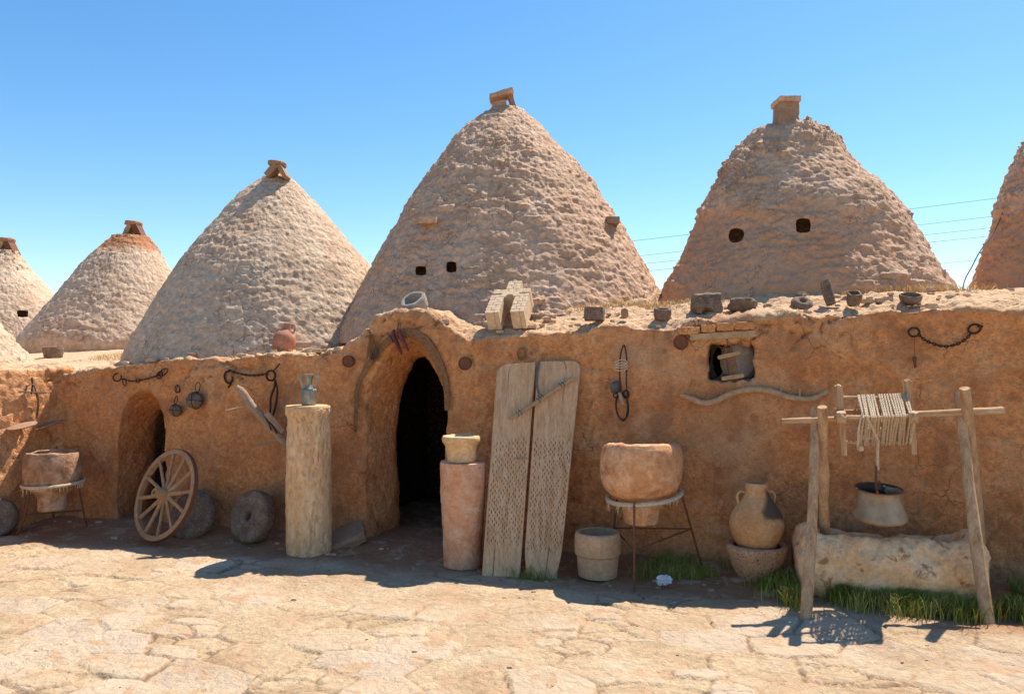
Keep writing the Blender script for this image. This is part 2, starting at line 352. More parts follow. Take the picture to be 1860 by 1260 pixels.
# ------------------------------------------------------------------ the long mud wall
TOP = [(-60, 690), (110, 684), (160, 672), (240, 659), (300, 654), (345, 650), (420, 650), (480, 642), (560, 641), (612, 636), (645, 620), (672, 590), (690, 578), (715, 572), (760, 570), (795, 583), (830, 606), (860, 617),
       (900, 613), (960, 607), (1010, 602), (1060, 600), (1080, 592), (1140, 588), (1150, 597), (1230, 596), (1245, 589), (1380, 583), (1420, 574), (1500, 570), (1600, 566), (1680, 560), (1790, 565), (1860, 565), (2300, 560)]
_s = A([(Wp(a, b)-C0) @ U for a, b in TOP]); _z = A([Wp(a, b)[2] for a, b in TOP])
def H(s, t, front=True):
    z0 = np.interp(s, _s, _z)
    base = np.interp(s, [-5, 0, 3.2, 5.2, 7, 12], [1.50, 1.52, 1.66, 1.86, 1.98, 2.02])
    k = 1-sstep(.15, 1.3, t)
    rise = np.interp(s, [-5, 0, 2, 3, 3.8, 4.5, 5.6, 7, 12], [.10, .10, .09, .10, .22, .40, .32, .33, .3])*np.clip(t, 0, np.interp(s, [2, 3.5], [2.4, .65]))+.02*np.clip(t-1.2, 0, 9)
    return base+(z0-base)*k+rise
def wp3(s, t): return C0+np.multiply.outer(s, U)+np.multiply.outer(t, NB)
def solid_hf(ss, tt):
    m = MB(); s_, t_ = np.meshgrid(ss, tt, indexing='ij'); T = wp3(s_, t_); B = T.copy(); T[..., 2] = H(s_, t_); B[..., 2] = -.12
    n, k = s_.shape; V = np.concatenate([T.reshape(-1, 3), B.reshape(-1, 3)]); I_ = np.arange(n*k).reshape(n, k); N_ = n*k; Fs = []
    for i in range(n-1):
        for j in range(k-1):
            Fs.append([I_[i, j], I_[i+1, j], I_[i+1, j+1], I_[i, j+1]]); Fs.append([N_+I_[i, j], N_+I_[i, j+1], N_+I_[i+1, j+1], N_+I_[i+1, j]])
    for i in range(n-1):
        Fs.append([I_[i, 0], N_+I_[i, 0], N_+I_[i+1, 0], I_[i+1, 0]]); Fs.append([I_[i+1, -1], N_+I_[i+1, -1], N_+I_[i, -1], I_[i, -1]])
    for j in range(k-1):
        Fs.append([I_[0, j+1], N_+I_[0, j+1], N_+I_[0, j], I_[0, j]]); Fs.append([I_[-1, j], N_+I_[-1, j], N_+I_[-1, j+1], I_[-1, j+1]])
    return m.add(V, Fs)
def tmp(mb, nm='tmp'):
    me = bpy.data.meshes.new(nm); me.from_pydata(np.concatenate(mb.v).tolist(), [], mb.f); me.update(); o = bpy.data.objects.new(nm, me); S.collection.objects.link(o)
    import bmesh
    b = bmesh.new(); b.from_mesh(me); bmesh.ops.recalc_face_normals(b, faces=b.faces); b.to_mesh(me); b.free(); return o
def resample(P, n=28):
    P = A(P); L_ = np.concatenate([[0], np.cumsum(np.linalg.norm(np.diff(P, axis=0), axis=1))]); t = np.linspace(0, L_[-1], n)
    return np.stack([np.interp(t, L_, P[:, i]) for i in range(3)], 1)
def doorcut(outer, inner, off):
    a = resample([Wp(x, y) for x, y in outer]); b = resample([Wp(x, y, off) for x, y in inner])
    for P in (a, b): P[1:-1, 2] = np.maximum(P[1:-1, 2], -.12+.001*np.arange(len(P)-2)); P[0, 2] = P[-1, 2] = -.2
    rings = [a-NB*.25, a+NB*.02, a*.5+b*.5+NB*.0, b, b+NB*.2]; P = A(rings); m = MB(); n = P.shape[1]; m.grid(P, False, True); m.f.append(list(range(n))); m.f.append(list(range(4*n, 5*n))[::-1]); return m
def room(s0, s1, t0, t1, z):
    c = C0+U*(s0+s1)/2+NB*(t0+t1)/2; fr = np.stack([U, NB, A([0, 0, 1.])], 1); return MB().blob(c+A([0, 0, z/2-.1]), ((s1-s0)/2, (t1-t0)/2, z/2+.1), .02, 4, fr)
def sof(px, py): return float((Wp(px, py)-C0) @ U)
base = tmp(solid_hf(np.linspace(-.25, 11.2, 230), np.r_[np.linspace(0, 1.3, 27), 1.6, 2.2]))
lw = MB(); P0 = C0+A([-.0, .0, 0]); a_ = [C0-WL*.1, C0+WL*3.6, C0+WL*3.6-NL*1.2, C0-NL*1.2-WL*1.3]
lv = []
for z in (-.12, 1.545): lv += [p+A([0, 0, z]) for p in a_]
lw.add(lv, [[3, 2, 1, 0], [4, 5, 6, 7], [0, 1, 5, 4], [1, 2, 6, 5], [2, 3, 7, 6], [3, 0, 4, 7]])
lwo = tmp(lw)
MAIN_O = [(668, 1030), (664, 900), (662, 800), (664, 740), (672, 692), (690, 655), (713, 628), (745, 612), (772, 624), (793, 652), (804, 700), (809, 760), (808, 850), (810, 1030)]
MAIN_I = [(716, 1030), (716, 950), (717, 800), (722, 725), (735, 676), (748, 648), (763, 638), (782, 650), (803, 695), (822, 760), (832, 850), (836, 1030)]
LEFT_O = [(213, 1000), (212, 900), (213, 820), (216, 770), (226, 735), (243, 714), (262, 708), (280, 716), (291, 740), (296, 780), (297, 850), (297, 1000)]
LEFT_I = [(271, 1000), (271, 900), (271, 800), (276, 772), (284, 752), (293, 742), (303, 745), (312, 760), (320, 800), (326, 860), (328, 1000)]
cuts = [doorcut(MAIN_O, MAIN_I, -.4), doorcut(LEFT_O, LEFT_I, -.45), room(sof(715, 900)-.5, sof(850, 900)+.7, .5, 2.05, 1.66), room(sof(270, 900)-.3, sof(330, 900)+.8, .56, 2.05, 1.38)]
wc = Wp(1328.5, 656, -.2); fr = np.stack([U, NB, A([0, 0, 1.])], 1); p_ = wY(1328)/F
cuts.append(MB().blob(wc, (44*p_, .38, 38*p_), .16, 5, fr))
cob = [tmp(c, 'cut') for c in cuts]
for c in cob:
    md = base.modifiers.new('b', 'BOOLEAN'); md.operation = 'DIFFERENCE'; md.solver = 'EXACT'; md.object = c
dg = bpy.context.evaluated_depsgraph_get(); dg.update()
me = bpy.data.meshes.new_from_object(base.evaluated_get(dg)); base.modifiers.clear(); base.data = me
ml = lwo.data; nv = len(me.vertices); V1 = np.zeros(nv*3, np.float32); me.vertices.foreach_get('co', V1); V2 = np.zeros(len(ml.vertices)*3, np.float32); ml.vertices.foreach_get('co', V2)
allV = np.concatenate([V1.reshape(-1, 3), V2.reshape(-1, 3)]); allF = [list(p.vertices) for p in me.polygons]+[[i+nv for i in p.vertices] for p in ml.polygons]
jm = bpy.data.meshes.new('j'); jm.from_pydata(allV.tolist(), [], allF); base.data = jm
rm = base.modifiers.new('r', 'REMESH'); rm.mode = 'VOXEL'; rm.voxel_size = .02; rm.adaptivity = 0
sm = base.modifiers.new('s', 'SMOOTH'); sm.factor = .5; sm.iterations = 3
dg = bpy.context.evaluated_depsgraph_get(); dg.update(); me = bpy.data.meshes.new_from_object(base.evaluated_get(dg))
V = np.zeros(len(me.vertices)*3, np.float32); me.vertices.foreach_get('co', V); V = V.reshape(-1, 3).astype(float)
N_ = np.zeros(len(V)*3, np.float32); me.vertex_normals.foreach_get('vector', N_); N_ = N_.reshape(-1, 3)
Q = np.zeros(len(me.polygons)*4, np.int32); me.polygons.foreach_get('vertices', Q); Q = Q.reshape(-1, 4)
for o in [base, lwo]+cob: bpy.data.objects.remove(o)
s_ = (V-C0) @ U; t_ = (V-C0) @ NB; up = sstep(.3, .8, N_[:, 2])
front = (np.abs(t_) < .15)*1.
inside = (t_ > .6)*(V[:, 2] < H(s_, t_)-.1)
topd = H(s_, 0*s_)-V[:, 2]               # metres below the wall's top
top = 1-sstep(.03, .22, topd)
ww = V+.06*np.stack([fbm(V*3, 2, 50), fbm(V*3, 2, 51), fbm(V*3, 2, 52)], 1)
lft = sstep(.02, -.15, s_)*(N_ @ NL > .3)
d = .04*fbm(V*1.1, 3, 20)+.020*fbm(V*4, 4, 21)+.010*fbm(V*14, 3, 22)+.0055*fbm(V*34, 2, 23)
d += top*front*(.028*fbm(V*A([5, 5, 5]), 4, 24))
# slabs of plaster and mud brick showing at the top edge
du, dv, f1, e, i1, i2 = vor(ww @ U/.42, ww[:, 2]/.13, 31, .7, True)
brk = sstep(-.2, .15, fbm(V*.9, 3, 26))*(1-sstep(.12, .34, topd+.12*fbm(V*3, 2, 27)))*front
d += brk*(.045*(i1-.4)-.045*(1-sstep(.0, .08, e)))
# peeled render patches
pz = fbm(V*1.5, 4, 28); peel = sstep(.14, .17, pz)-sstep(.34, .37, pz); d -= .007*peel*front
pr = fbm(V*A([2.4, 2.4, 3.2]), 4, 29); d += .009*sstep(.22, .24, pr)*front
# a raised repaired patch and brick courses low down beside the threshing boards
def box(px0, px1, py0, py1, soft=.03):
    a, b = Wp(px0, py0), Wp(px1, py1); sa, sb = (a-C0) @ U, (b-C0) @ U
    return sstep(sa-soft, sa+soft, s_)*(1-sstep(sb-soft, sb+soft, s_))*sstep(b[2]-soft, b[2]+soft, V[:, 2])*(1-sstep(a[2]-soft, a[2]+soft, V[:, 2]))
cp = Wp(1178, 772); rr = np.sqrt((((ww-cp) @ U)/.165)**2+((ww[:, 2]-cp[2])/.12)**2); pat = 1-sstep(.93, 1.02, rr)
d += .011*pat*front
bc = box(1030, 1110, 600, 985); du, dv, f1, e, i3, i4 = vor((ww @ U)/.34, ww[:, 2]/.16+.3, 35, .25, True)
d += bc*front*(.010*(i3-.3)-.026*(1-sstep(0, .08, e)))
# cracks and straw pits
d -= .010*sstep(.42, .6, fbm(V*11, 3, 57))*front
cr = np.abs(fbm(V*1.6+9, 4, 40)); ck = (1-sstep(.0, .016, cr))*sstep(-.05, .2, fbm(V*.8, 2, 41)); d -= .011*ck*front
# crumbling left wall
d += lft*(.022*fbm(V*9, 4, 45)+.014*fbm(V*22, 3, 46))
# footing sweeps out a little
foot = (1-sstep(0, .22, V[:, 2]))*front; d += .045*foot*(.6+fbm(V*2.3, 2, 47))
d += up*(.024*fbm(V*7, 4, 48)+.016*fbm(V*19, 3, 49)+.02*fbm(V*2.5, 3, 53))+top*front*.012*fbm(V*22, 3, 54)
d *= 1-.7*inside
V = V+N_*d[:, None]
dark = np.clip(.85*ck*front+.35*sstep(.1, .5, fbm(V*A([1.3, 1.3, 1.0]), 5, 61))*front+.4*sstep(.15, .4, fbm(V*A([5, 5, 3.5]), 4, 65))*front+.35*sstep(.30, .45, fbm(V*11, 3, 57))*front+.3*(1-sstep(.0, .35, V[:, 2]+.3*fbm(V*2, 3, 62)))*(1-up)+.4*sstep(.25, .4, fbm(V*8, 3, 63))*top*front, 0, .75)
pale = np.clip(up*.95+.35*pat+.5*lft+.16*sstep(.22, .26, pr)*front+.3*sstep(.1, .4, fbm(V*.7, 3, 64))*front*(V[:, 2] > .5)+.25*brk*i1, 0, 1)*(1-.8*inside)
soot = np.clip(sstep(.40, .62, t_)*(V[:, 2] < np.where(s_ < 2.5, 1.43, H(s_, t_)-.1))*(s_ > .25)+sstep(.10, .2, t_)*(V[:, 2] > 1.3)*(V[:, 2] < H(s_, t_)-.12)*(s_ > 5.5), 0, 1)*.97  # shade painted into the colour inside the door rooms and window niche
HW = thing('mud_house', 'long low house front of reddish mud plaster with two arched doorways and a square window', 'house', C0+U*4.5)
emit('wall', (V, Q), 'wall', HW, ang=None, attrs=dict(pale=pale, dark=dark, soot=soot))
# roof behind the front block, same surface carried back
m = MB(); ss = np.linspace(-6.5, 12, 240); tt = np.linspace(1.9, 8.5, 90); s2, t2 = np.meshgrid(ss, tt, indexing='ij'); P = wp3(s2, t2); P[..., 2] = H(s2, t2)-.012
pp = P.reshape(-1, 3); pp[:, 2] += .03*fbm(pp*1.1, 3, 20)+.02*fbm(pp*7, 4, 48)
I2 = np.arange(len(pp)).reshape(s2.shape); rf = np.stack([I2[:-1, :-1], I2[1:, :-1], I2[1:, 1:], I2[:-1, 1:]], -1).reshape(-1, 4)
# skirt down to the ground so the house is closed
n = len(pp); rimi = np.r_[I2[-1, :], I2[::-1, -1][1:], I2[0, ::-1][1:]]; low = pp[rimi].copy(); low[:, 2] = -.1
k_ = np.arange(len(rimi)-1); sk = np.stack([rimi[k_], rimi[k_+1], n+k_+1, n+k_], 1)
emit('roof', (np.concatenate([pp, low]), np.concatenate([rf, sk])), 'roof', HW, ang=None)
m = MB(); ss = np.linspace(-7, .3, 150); tt = np.linspace(-4, 2.2, 110)
s2, t2 = np.meshgrid(ss, tt, indexing='ij'); P = wp3(s2, t2)
# keep the left terrace behind the left wall's face
dl = (P-C0) @ NL; P = P-np.where((dl > -.5) & (t2 < .02), dl+.5, 0)[..., None]*NL; pp = P.reshape(-1, 3); pp[:, 2] = 1.53+.10*np.clip((pp-C0) @ NB, 0, 2.4)-.3*sstep(-.22, .2, (pp-C0) @ U)+.03*fbm(pp*1.1, 3, 20)+.02*fbm(pp*7, 4, 48)
I2 = np.arange(len(pp)).reshape(s2.shape); rf = np.stack([I2[:-1, :-1], I2[1:, :-1], I2[1:, 1:], I2[:-1, 1:]], -1).reshape(-1, 4)
emit('roof', (pp, rf), 'roof', HW, ang=None)
def roofz(p): p = A(p, float); return float(H((p-C0) @ U, max(0., (p-C0) @ NB)))
# doorway floor and the wooden lintel over the window
lt = MB(); lt.beam(Wp(1252, 613, .03), Wp(1374, 606, .03), .075, .05, rnd=.12, n=8, amp=.12, seed=4)
emit('lintel', lt, 'stick', HW, disp=[(.004, 20)])
bl = []
for k, (x0, x1, y) in enumerate([(1232, 1272, 601), (1273, 1300, 597), (1301, 1336, 594), (1334, 1372, 592)]):
    c = Wp((x0+x1)/2, y, .012); bb = MB().blob(c, ((x1-x0)/2*p_, .06, 7.5*p_), .35, 7, np.stack([U, NB, A([0, 0, 1.])], 1), .15, 4, k)
    emit('brick', bb, 'wall', HW, disp=[(.004, 25)], attrs=None)

# ------------------------------------------------------------------ the beehive domes
DOMES = {}
def dome(key, label, rows, Y, zb, nth=620, dz=.02, amp=.03, smooth=None, seed=0, mat='dome', holes=(), crust=None, capn=None, caprad=.12):
    rows = sorted(rows); ys = []; cx = []; rr = []; zz = []
    for y, xl, xr in rows:
        a = math.atan((xl-930)/F); b = math.atan((xr-930)/F); m_ = (a+b)/2; Dd = Y/math.cos(m_); cx.append(Dd*math.sin(m_)); rr.append(Dd*math.sin((b-a)/2)); zz.append(D(930, y, Y)[2])
    cx, rr, zz = A(cx), A(rr), A(zz)
    if zz[-1] > zb: cx = np.r_[cx, cx[-1]]; rr = np.r_[rr, rr[-1]]; zz = np.r_[zz, zb]
    L_ = np.r_[0, np.cumsum(np.hypot(np.diff(rr), np.diff(zz)))]; nl = int(L_[-1]/dz); t = np.linspace(0, L_[-1], nl)
    ker = max(1, int(.1/dz)); pad = lambda v: np.convolve(np.r_[np.full(ker, v[0]), v, np.full(ker, v[-1])], np.ones(2*ker+1)/(2*ker+1), 'valid')
    X_, r_, z_ = [np.interp(t, L_, v) for v in (cx, rr, zz)]; X_ = pad(X_); r_ = pad(r_); z_[1:-1] = pad(z_)[1:-1]
    th = np.arange(nth)*2*math.pi/nth; TH, TT = np.meshgrid(th, t, indexing='xy'); Rr = r_[:, None]+0*TH
    dr = np.gradient(r_); dzz = np.gradient(z_); ln = np.hypot(dr, dzz); nr = (-dzz/ln)[:, None]; nzv = (dr/ln)[:, None]
    P = np.stack([X_[:, None]+Rr*np.cos(TH), Y+Rr*np.sin(TH), z_[:, None]+0*TH], -1); Nn = np.stack([nr*np.cos(TH), nr*np.sin(TH), nzv+0*TH], -1)
    p = P.reshape(-1, 3); sd = seed*13.7
    wa = .25*fbm(p*3+sd, 3, seed+1); wb = .35*fbm(p*A([1.6, 1.6, 4])+sd, 3, seed+2)
    nc = 2*math.pi*max(r_)*.75/.17; u = TH.ravel()/(2*math.pi)*round(nc)+wa*2.6; v = TT.ravel()/.066+wb*3.4
    du, dv, f1, e, i1, i2 = vor(u, v, seed+3, .9)
    du2, dv2, f12, e2, i3, i4 = vor(u*2.1, v*1.9, seed+4, .9)
    msk = sstep(-.3, .4, fbm(p*A([1.1, 1.1, 1.6])+sd, 4, seed+5))*sstep(-.5, .3, fbm(p*A([3, 3, 5])+sd, 3, seed+55)+.1)
    if smooth is not None: msk = msk*smooth(p, TH.ravel(), TT.ravel()/L_[-1])
    lip = (.05+1.2*np.clip(dv+.5, 0, 1.1)**1.3)*(.45+.55*sstep(.0, .13, e))
    lip2 = (.1+1.1*np.clip(dv2+.5, 0, 1.1))*(.6+.4*sstep(.0, .2, e2))
    big = (i1 > .45)
    d = amp*msk*(1.35*lip*big*(.2+i2)+.6*lip2)+amp*.8*fbm(p*1.3+sd, 3, seed+6)+amp*.45*fbm(p*6+sd, 4, seed+7)+(.018 if mat == 'dome' else .013)*fbm(p*A([8, 8, 24])+wb[:, None], 4, seed+8)+.0105*fbm(p*30, 2, seed+88)+.3*amp*np.abs(fbm(p*A([3.5, 3.5, 6])+sd, 4, seed+33))
    expo = np.clip(.25*sstep(.2, .45, fbm(p*1.7+sd, 3, seed+9)), 0, 1); capa = np.zeros(len(p))
    if crust is not None:
        c_ = crust(p, TH.ravel(), TT.ravel()/L_[-1])
        d += .034*c_; expo = np.clip(expo+(1-c_)*.6, 0, 1); d = np.where(c_ < .5, d-.4*amp*msk*(lip*big*(.4+i2)), d)
    if capn: capa = (1-sstep(capn-.04, capn+.04, TT.ravel()/L_[-1]+.05*fbm(p*4, 3, 77)))
    P = p+Nn.reshape(-1, 3)*d[:, None]
    nt, n = len(t), nth; I_ = np.arange(nt*n).reshape(nt, n); J = np.roll(I_, -1, 1)
    Fq = np.stack([I_[:-1], I_[1:], J[1:], J[:-1]], -1).reshape(-1, 4)
    topc = P[:n].mean(0)+A([0, 0, .03]); botc = P[-n:].mean(0)
    tk = MB(); me = bpy.data.meshes.new('t'); allV = np.concatenate([P, [topc], [botc]]); ti, bi = len(P), len(P)+1
    base_ = (float(X_[-1]), Y, float(zb))
    rt = thing('beehive_dome', label, 'dome', base_, 'mud beehive domes in a row along the roof')
    F3 = np.concatenate([Fq, np.stack([I_[0], J[0], np.full(n, ti), np.full(n, ti)], 1), np.stack([J[-1], I_[-1], np.full(n, bi), np.full(n, bi)], 1)])
    DOMES[key] = dict(t=rt, X=X_, r=r_, z=z_, Y=Y)
    if not holes:
        fl = [list(map(int, f)) if f[2] != f[3] else list(map(int, f[:3])) for f in F3[-2*n:]]
        quads = Fq; o = emit_mixed('shell', allV, quads, fl, mat, rt, dict(expo=np.r_[expo, 0, 0], cap=np.r_[capa, 1, 0])); return rt
    fl = [list(map(int, f[:3])) for f in F3[-2*n:]]
    o = emit_mixed('shell', allV, Fq, fl, mat, rt, dict(expo=np.r_[expo, 0, 0], cap=np.r_[capa, 1, 0]))
    cs = []
    for (px, py, wpx, hpx, rn) in holes:
        q = surf(key, px, py); k = q[1]/F; dd = nz(ray(px, py)); fr = frame(dd)
        c = tmp(MB().blob(q+dd*.12, (wpx/2*k, hpx/2*k, .3), rn, 6, fr, .12, 3, int(px)), 'cut'); cs.append(c)
        md = o.modifiers.new('b', 'BOOLEAN'); md.operation = 'DIFFERENCE'; md.solver = 'EXACT'; md.object = c
    dg = bpy.context.evaluated_depsgraph_get(); dg.update(); me2 = bpy.data.meshes.new_from_object(o.evaluated_get(dg)); o.modifiers.clear(); o.data = me2
    for c in cs: bpy.data.objects.remove(c)
    return rt
def emit_mixed(name, V, Fq, extra, mat, parent, attrs):
    me = bpy.data.meshes.new(name); nq = len(Fq); nt = len(extra); me.vertices.add(len(V)); base = ORG[parent.name]; me.vertices.foreach_set('co', (V-base).astype(np.float32).ravel())
    me.loops.add(nq*4+nt*3); me.loops.foreach_set('vertex_index', np.r_[Fq.ravel(), A(extra).ravel()].astype(np.int32)); me.polygons.add(nq+nt)
    me.polygons.foreach_set('loop_start', np.r_[np.arange(nq)*4, nq*4+np.arange(nt)*3].astype(np.int32)); me.polygons.foreach_set('loop_total', np.r_[np.full(nq, 4), np.full(nt, 3)].astype(np.int32)); me.update(calc_edges=True)
    me.materials.append(MT[mat]); me.polygons.foreach_set('use_smooth', np.ones(nq+nt, bool))
    for k, a in attrs.items(): at = me.attributes.new(k, 'FLOAT', 'POINT'); at.data.foreach_set('value', A(a, np.float32))
    o = bpy.data.objects.new(name, me); _link(o, parent, (0, 0, 0)); ORG[o.name] = base; return o
def surf(key, px, py, off=0.):      # where the view ray meets a dome
    g = DOMES[key]; o = A([0, 0, EYE]); d = ray(px, py)
    for y in np.arange(g['Y']-2.6, g['Y']+1, .004):
        p = o+d*(y/d[1]); r = np.interp(p[2], g['z'][::-1], g['r'][::-1]); x = np.interp(p[2], g['z'][::-1], g['X'][::-1])
        if math.hypot(p[0]-x, p[1]-g['Y']) < r+off and p[2] < g['z'].max(): return p
    return o+d*(g['Y']/d[1])
dome('main', 'tallest scaly beehive dome behind the main doorway, capped by a tilted slab',
     [(200, 893, 948), (208, 886, 960), (225, 858, 980), (250, 835, 1000), (290, 802, 1036), (350, 760, 1083), (420, 717, 1133), (490, 677, 1174), (525, 658, 1192), (560, 638, 1212), (600, 612, 1236), (616, 603, 1246)], 8.92, 1.8, 820, .0155, .036, seed=1,
     smooth=lambda p, th, v: 1-.75*sstep(.2, .9, p[:, 0])*sstep(.35, .6, v), holes=[(765, 492, 21, 18, .6), (820, 485, 20, 21, .6)])
dome('right', 'brown beehive dome with crumbling crust, two dark vent holes and a square chimney box', [(237, 1392, 1480), (247, 1370, 1494), (270, 1346, 1522), (310, 1318, 1552), (345, 1298, 1588), (360, 1288, 1608), (378, 1278, 1624), (400, 1268, 1640), (430, 1254, 1658), (480, 1229, 1690), (520, 1208, 1722), (545, 1198, 1742)], 8.0, 1.85, 700, .017, .034, seed=22,
     crust=lambda p, th, v: sstep(-.05, .05, .50-v+.40*np.cos(th+.35)*sstep(.3, .8, v)+.22*fbm(p*2.2, 4, 90)), holes=[(1338, 428, 30, 29, .9), (1459, 410, 27, 28, .6)])
dome('second', 'smooth pale beehive dome left of the tallest one, with a small stone tripod on top', [(318, 486, 520), (330, 468, 535), (360, 428, 566), (400, 395, 602), (450, 350, 645), (490, 318, 678), (560, 273, 716), (610, 243, 740), (652, 217, 756)], 9.25, 1.5, 700, .018, .012, seed=3, mat='dome_far')
dome('third', 'pale beehive dome with orange crumbling top, third from the left end', [(430, 206, 268), (438, 196, 276), (462, 168, 292), (480, 148, 305), (520, 115, 334), (570, 72, 360), (620, 25, 388)], 11.5, 1.3, 560, .022, .016, seed=4, mat='dome_far', capn=.13)
dome('fourth', 'pale beehive dome cut by the left edge with one round hole low on its side', [(456, -12, 30), (470, -30, 40), (495, -55, 62), (525, -80, 92), (570, -112, 125), (620, -140, 152)], 13.2, 1.3, 460, .026, .013, seed=5, mat='dome_far', holes=[(41, 570, 18, 13, .4)])
dome('near', 'low sunlit flank of the nearest beehive dome at the left edge', [(330, -150, -90), (400, -210, -56), (500, -270, -25), (560, -305, -10), (590, -318, 2), (618, -335, 24), (640, -348, 46), (652, -356, 62)], 8.7, 1.3, 520, .022, .02, seed=6, mat='dome_far')
dome('last', 'tall beehive dome cut off by the right edge with a cable down its side', [(180, 1937, 1987), (200, 1920, 2002), (268, 1862, 2062), (300, 1844, 2087), (340, 1827, 2112), (375, 1813, 2132), (430, 1795, 2162), (480, 1777, 2187), (520, 1762, 2207), (560, 1750, 2227)], 7.6, 1.6, 560, .02, .032, seed=7,
     crust=lambda p, th, v: sstep(-.05, .05, .42-v+.16*fbm(p*2.2, 4, 91)))
# vents of stone on the tops
def dstone(key, nm, mb, mat='brownstone', disp=[(.006, 12)]): emit(nm, mb, mat, DOMES[key]['t'], disp=disp)
def pbeam(a, b, Y, w, t, **k): return MB().beam(D(*a, Y), D(*b, Y), w, t, hint=(0, 1, 0), **k)
k3 = 8.9/F
b0_ = D(908, 210, 8.76); dstone('main', 'side_stone', MB().prism([(-.125, -.05), (-.085, .175), (.07, .205), (.10, -.05)], b0_, (1, 0, 0), (0, .25, .97), (0, -1, .2), .05), 'dome', [(.004, 12)])
dstone('main', 'side_stone', MB().beam(D(935, 203, 8.9), D(925, 172, 8.9), .22, .05, hint=(1, 0, 0), rnd=.06, n=6), 'brownstone')
dstone('main', 'cap_stone', MB().beam(D(889, 181, 8.85), D(932, 169, 8.85), .055, .26, hint=(0, 1, 0), rnd=.14, n=9, amp=.12), 'dome', [(.012, 12)])
k4 = 8.0/F
dstone('right', 'chimney', MB().blob(D(1427, 213, 7.82), (17.5*k4, .11, 24*k4), .1, 10, None, .08, 4, 3), 'brownstone', [(.02, 7), (.008, 22)])
dstone('right', 'cap_stone', MB().blob(D(1427, 187, 7.82), (19.5*k4, .14, 5*k4), .12, 10, None, .05, 4, 5), 'dome', [(.008, 9)])
k2 = 9.0/F
dstone('second', 'side_stone', MB().beam(D(487, 322, 9), D(505, 302, 9), .2, .07, hint=(1, 0, 0), n=6, amp=.08), 'brownstone')
dstone('second', 'side_stone', MB().beam(D(521, 324, 9), D(509, 302, 9), .2, .05, hint=(1, 0, 0), n=6, amp=.08), 'brownstone')
dstone('second', 'cap_stone', MB().blob(D(503, 298, 9), (15*k2, .12, 4.5*k2), .5, 8, None, .15, 4, 2), 'brownstone')
for key, cx_, y0, Y_ in (('third', 243, 432, 11.5), ('fourth', 12, 462, 13.2)):
    dstone(key, 'side_stone', MB().beam(D(cx_-14, y0, Y_), D(cx_-1, y0-24, Y_), .2, .07, hint=(1, 0, 0), n=6, amp=.08), 'lightstone')
    dstone(key, 'side_stone', MB().beam(D(cx_+16, y0+2, Y_), D(cx_+3, y0-24, Y_), .2, .09, hint=(1, 0, 0), n=6, amp=.08), 'rust')
    dstone(key, 'cap_stone', MB().blob(D(cx_-1, y0-26, Y_), (13*Y_/F, .13, 4.5*Y_/F), .6, 8, None, .2, 4, 2), 'brownstone')
# stones that stick out of the tallest dome
for px, py, wd, hh, mt in ((780, 404, 28, 11, 'dome'), (1110, 404, 22, 12, 'brownstone'), (571, 0, 0, 0, None)):
    if mt:
        q = surf('main', px, py); dstone('main', 'projecting_stone', MB().blob(q+A([0, -.03, 0]), (wd/2*k3, .13, hh/2*k3), .15, 8, None, .1, 4, px), mt, [(.006, 14)])
for px, py, key in ((322, 508, 'second'), (1706, 497, 'right')):
    q = surf(key, px, py) if key != 'second' else D(px, py, 8.6); dstone(key, 'projecting_stone', MB().blob(q, (.045, .06, .04), .5, 6, None, .2, 4, px), 'dome')
# ------------------------------------------------------------------ things standing on the ground
ZU = A([0, 0, 1.]); FRW = np.stack([U, NB, ZU], 1); FU = -NB
def gy_(py): return 1.65*F/(py-650)
def by(Y): return 650+1.65*F/Y             # photo row of the ground at depth Y
def inner(prof, th, depth):                # open vessel: outer profile from the bottom up, then down the inside
    r, z = prof[-1]; out = list(prof)+[(r-th*.5, z+th*.25), (r-th, z)]
    zb = z-depth
    for (ri, zi) in reversed(prof):
        if zb < zi < z-.01: out.append((max(.01, ri-th), zi))
    out += [(max(.01, np.interp(zb, [p[1] for p in prof], [p[0] for p in prof])-th), zb), (.0005, zb-.004)]; return out
def vessel(px, rows, Y, th=.02, depth=.1, seg=48, n=5, X=None):
    rows = sorted(rows, reverse=True); pr = pxprof(px, smooth_rows(rows, n), Y); pr = [(.0005, pr[0][1])]+pr
    c = D(px, 650, Y); c[2] = 0; return MB().lathe(inner(pr, th, depth), c, seg)
def millstone(px, py, Y, rpx, th, nrm, hole=True, ring=False, label='', mat='basalt', amp=.008):
    r = rpx*Y/F; c = D(px, py, Y); h = th/2
    if hole:
        hr = r*.19; pr = [(hr, -h), (r*.93, -h), (r, -h*.7), (r*1.01, 0), (r, h*.7), (r*.94, h)]
        if ring: pr += [(r*.42, h), (r*.36, h+.014), (r*.24, h+.014)]
        pr += [(hr, h*.95), (hr*.9, 0), (hr, -h)]
    else: pr = [(.001, -h), (r*.9, -h), (r, -h*.6), (r*1.01, 0), (r, h*.6), (r*.9, h), (r*.3, h*1.05), (.001, h*1.05)]
    q = [pr[0]]
    for a, b in zip(pr[:-1], pr[1:]):
        k = max(1, int(np.hypot(a[0]-b[0], a[1]-b[1])/.02)); q += [(a[0]+(b[0]-a[0])*i/k, a[1]+(b[1]-a[1])*i/k) for i in range(1, k+1)]
    m = MB(); fr = frame(nrm); a = np.arange(56)*2*math.pi/56; P = A([np.stack([np.cos(a)*r_, np.sin(a)*r_, np.full(56, z_)], 1) @ fr.T+c for r_, z_ in q]); m.grid(P, False, True, flip=True)
    return single('millstone', label, 'millstone', m, mat, 'worn millstones leaning along the wall foot', [(amp, 7), (amp*.35, 35)], ang=60)
millstone(460, 938, 6.92, 47, .125, (-.5, -.82, .28), True, True, 'round millstone with a central hole, leaning left of the tall stone column')
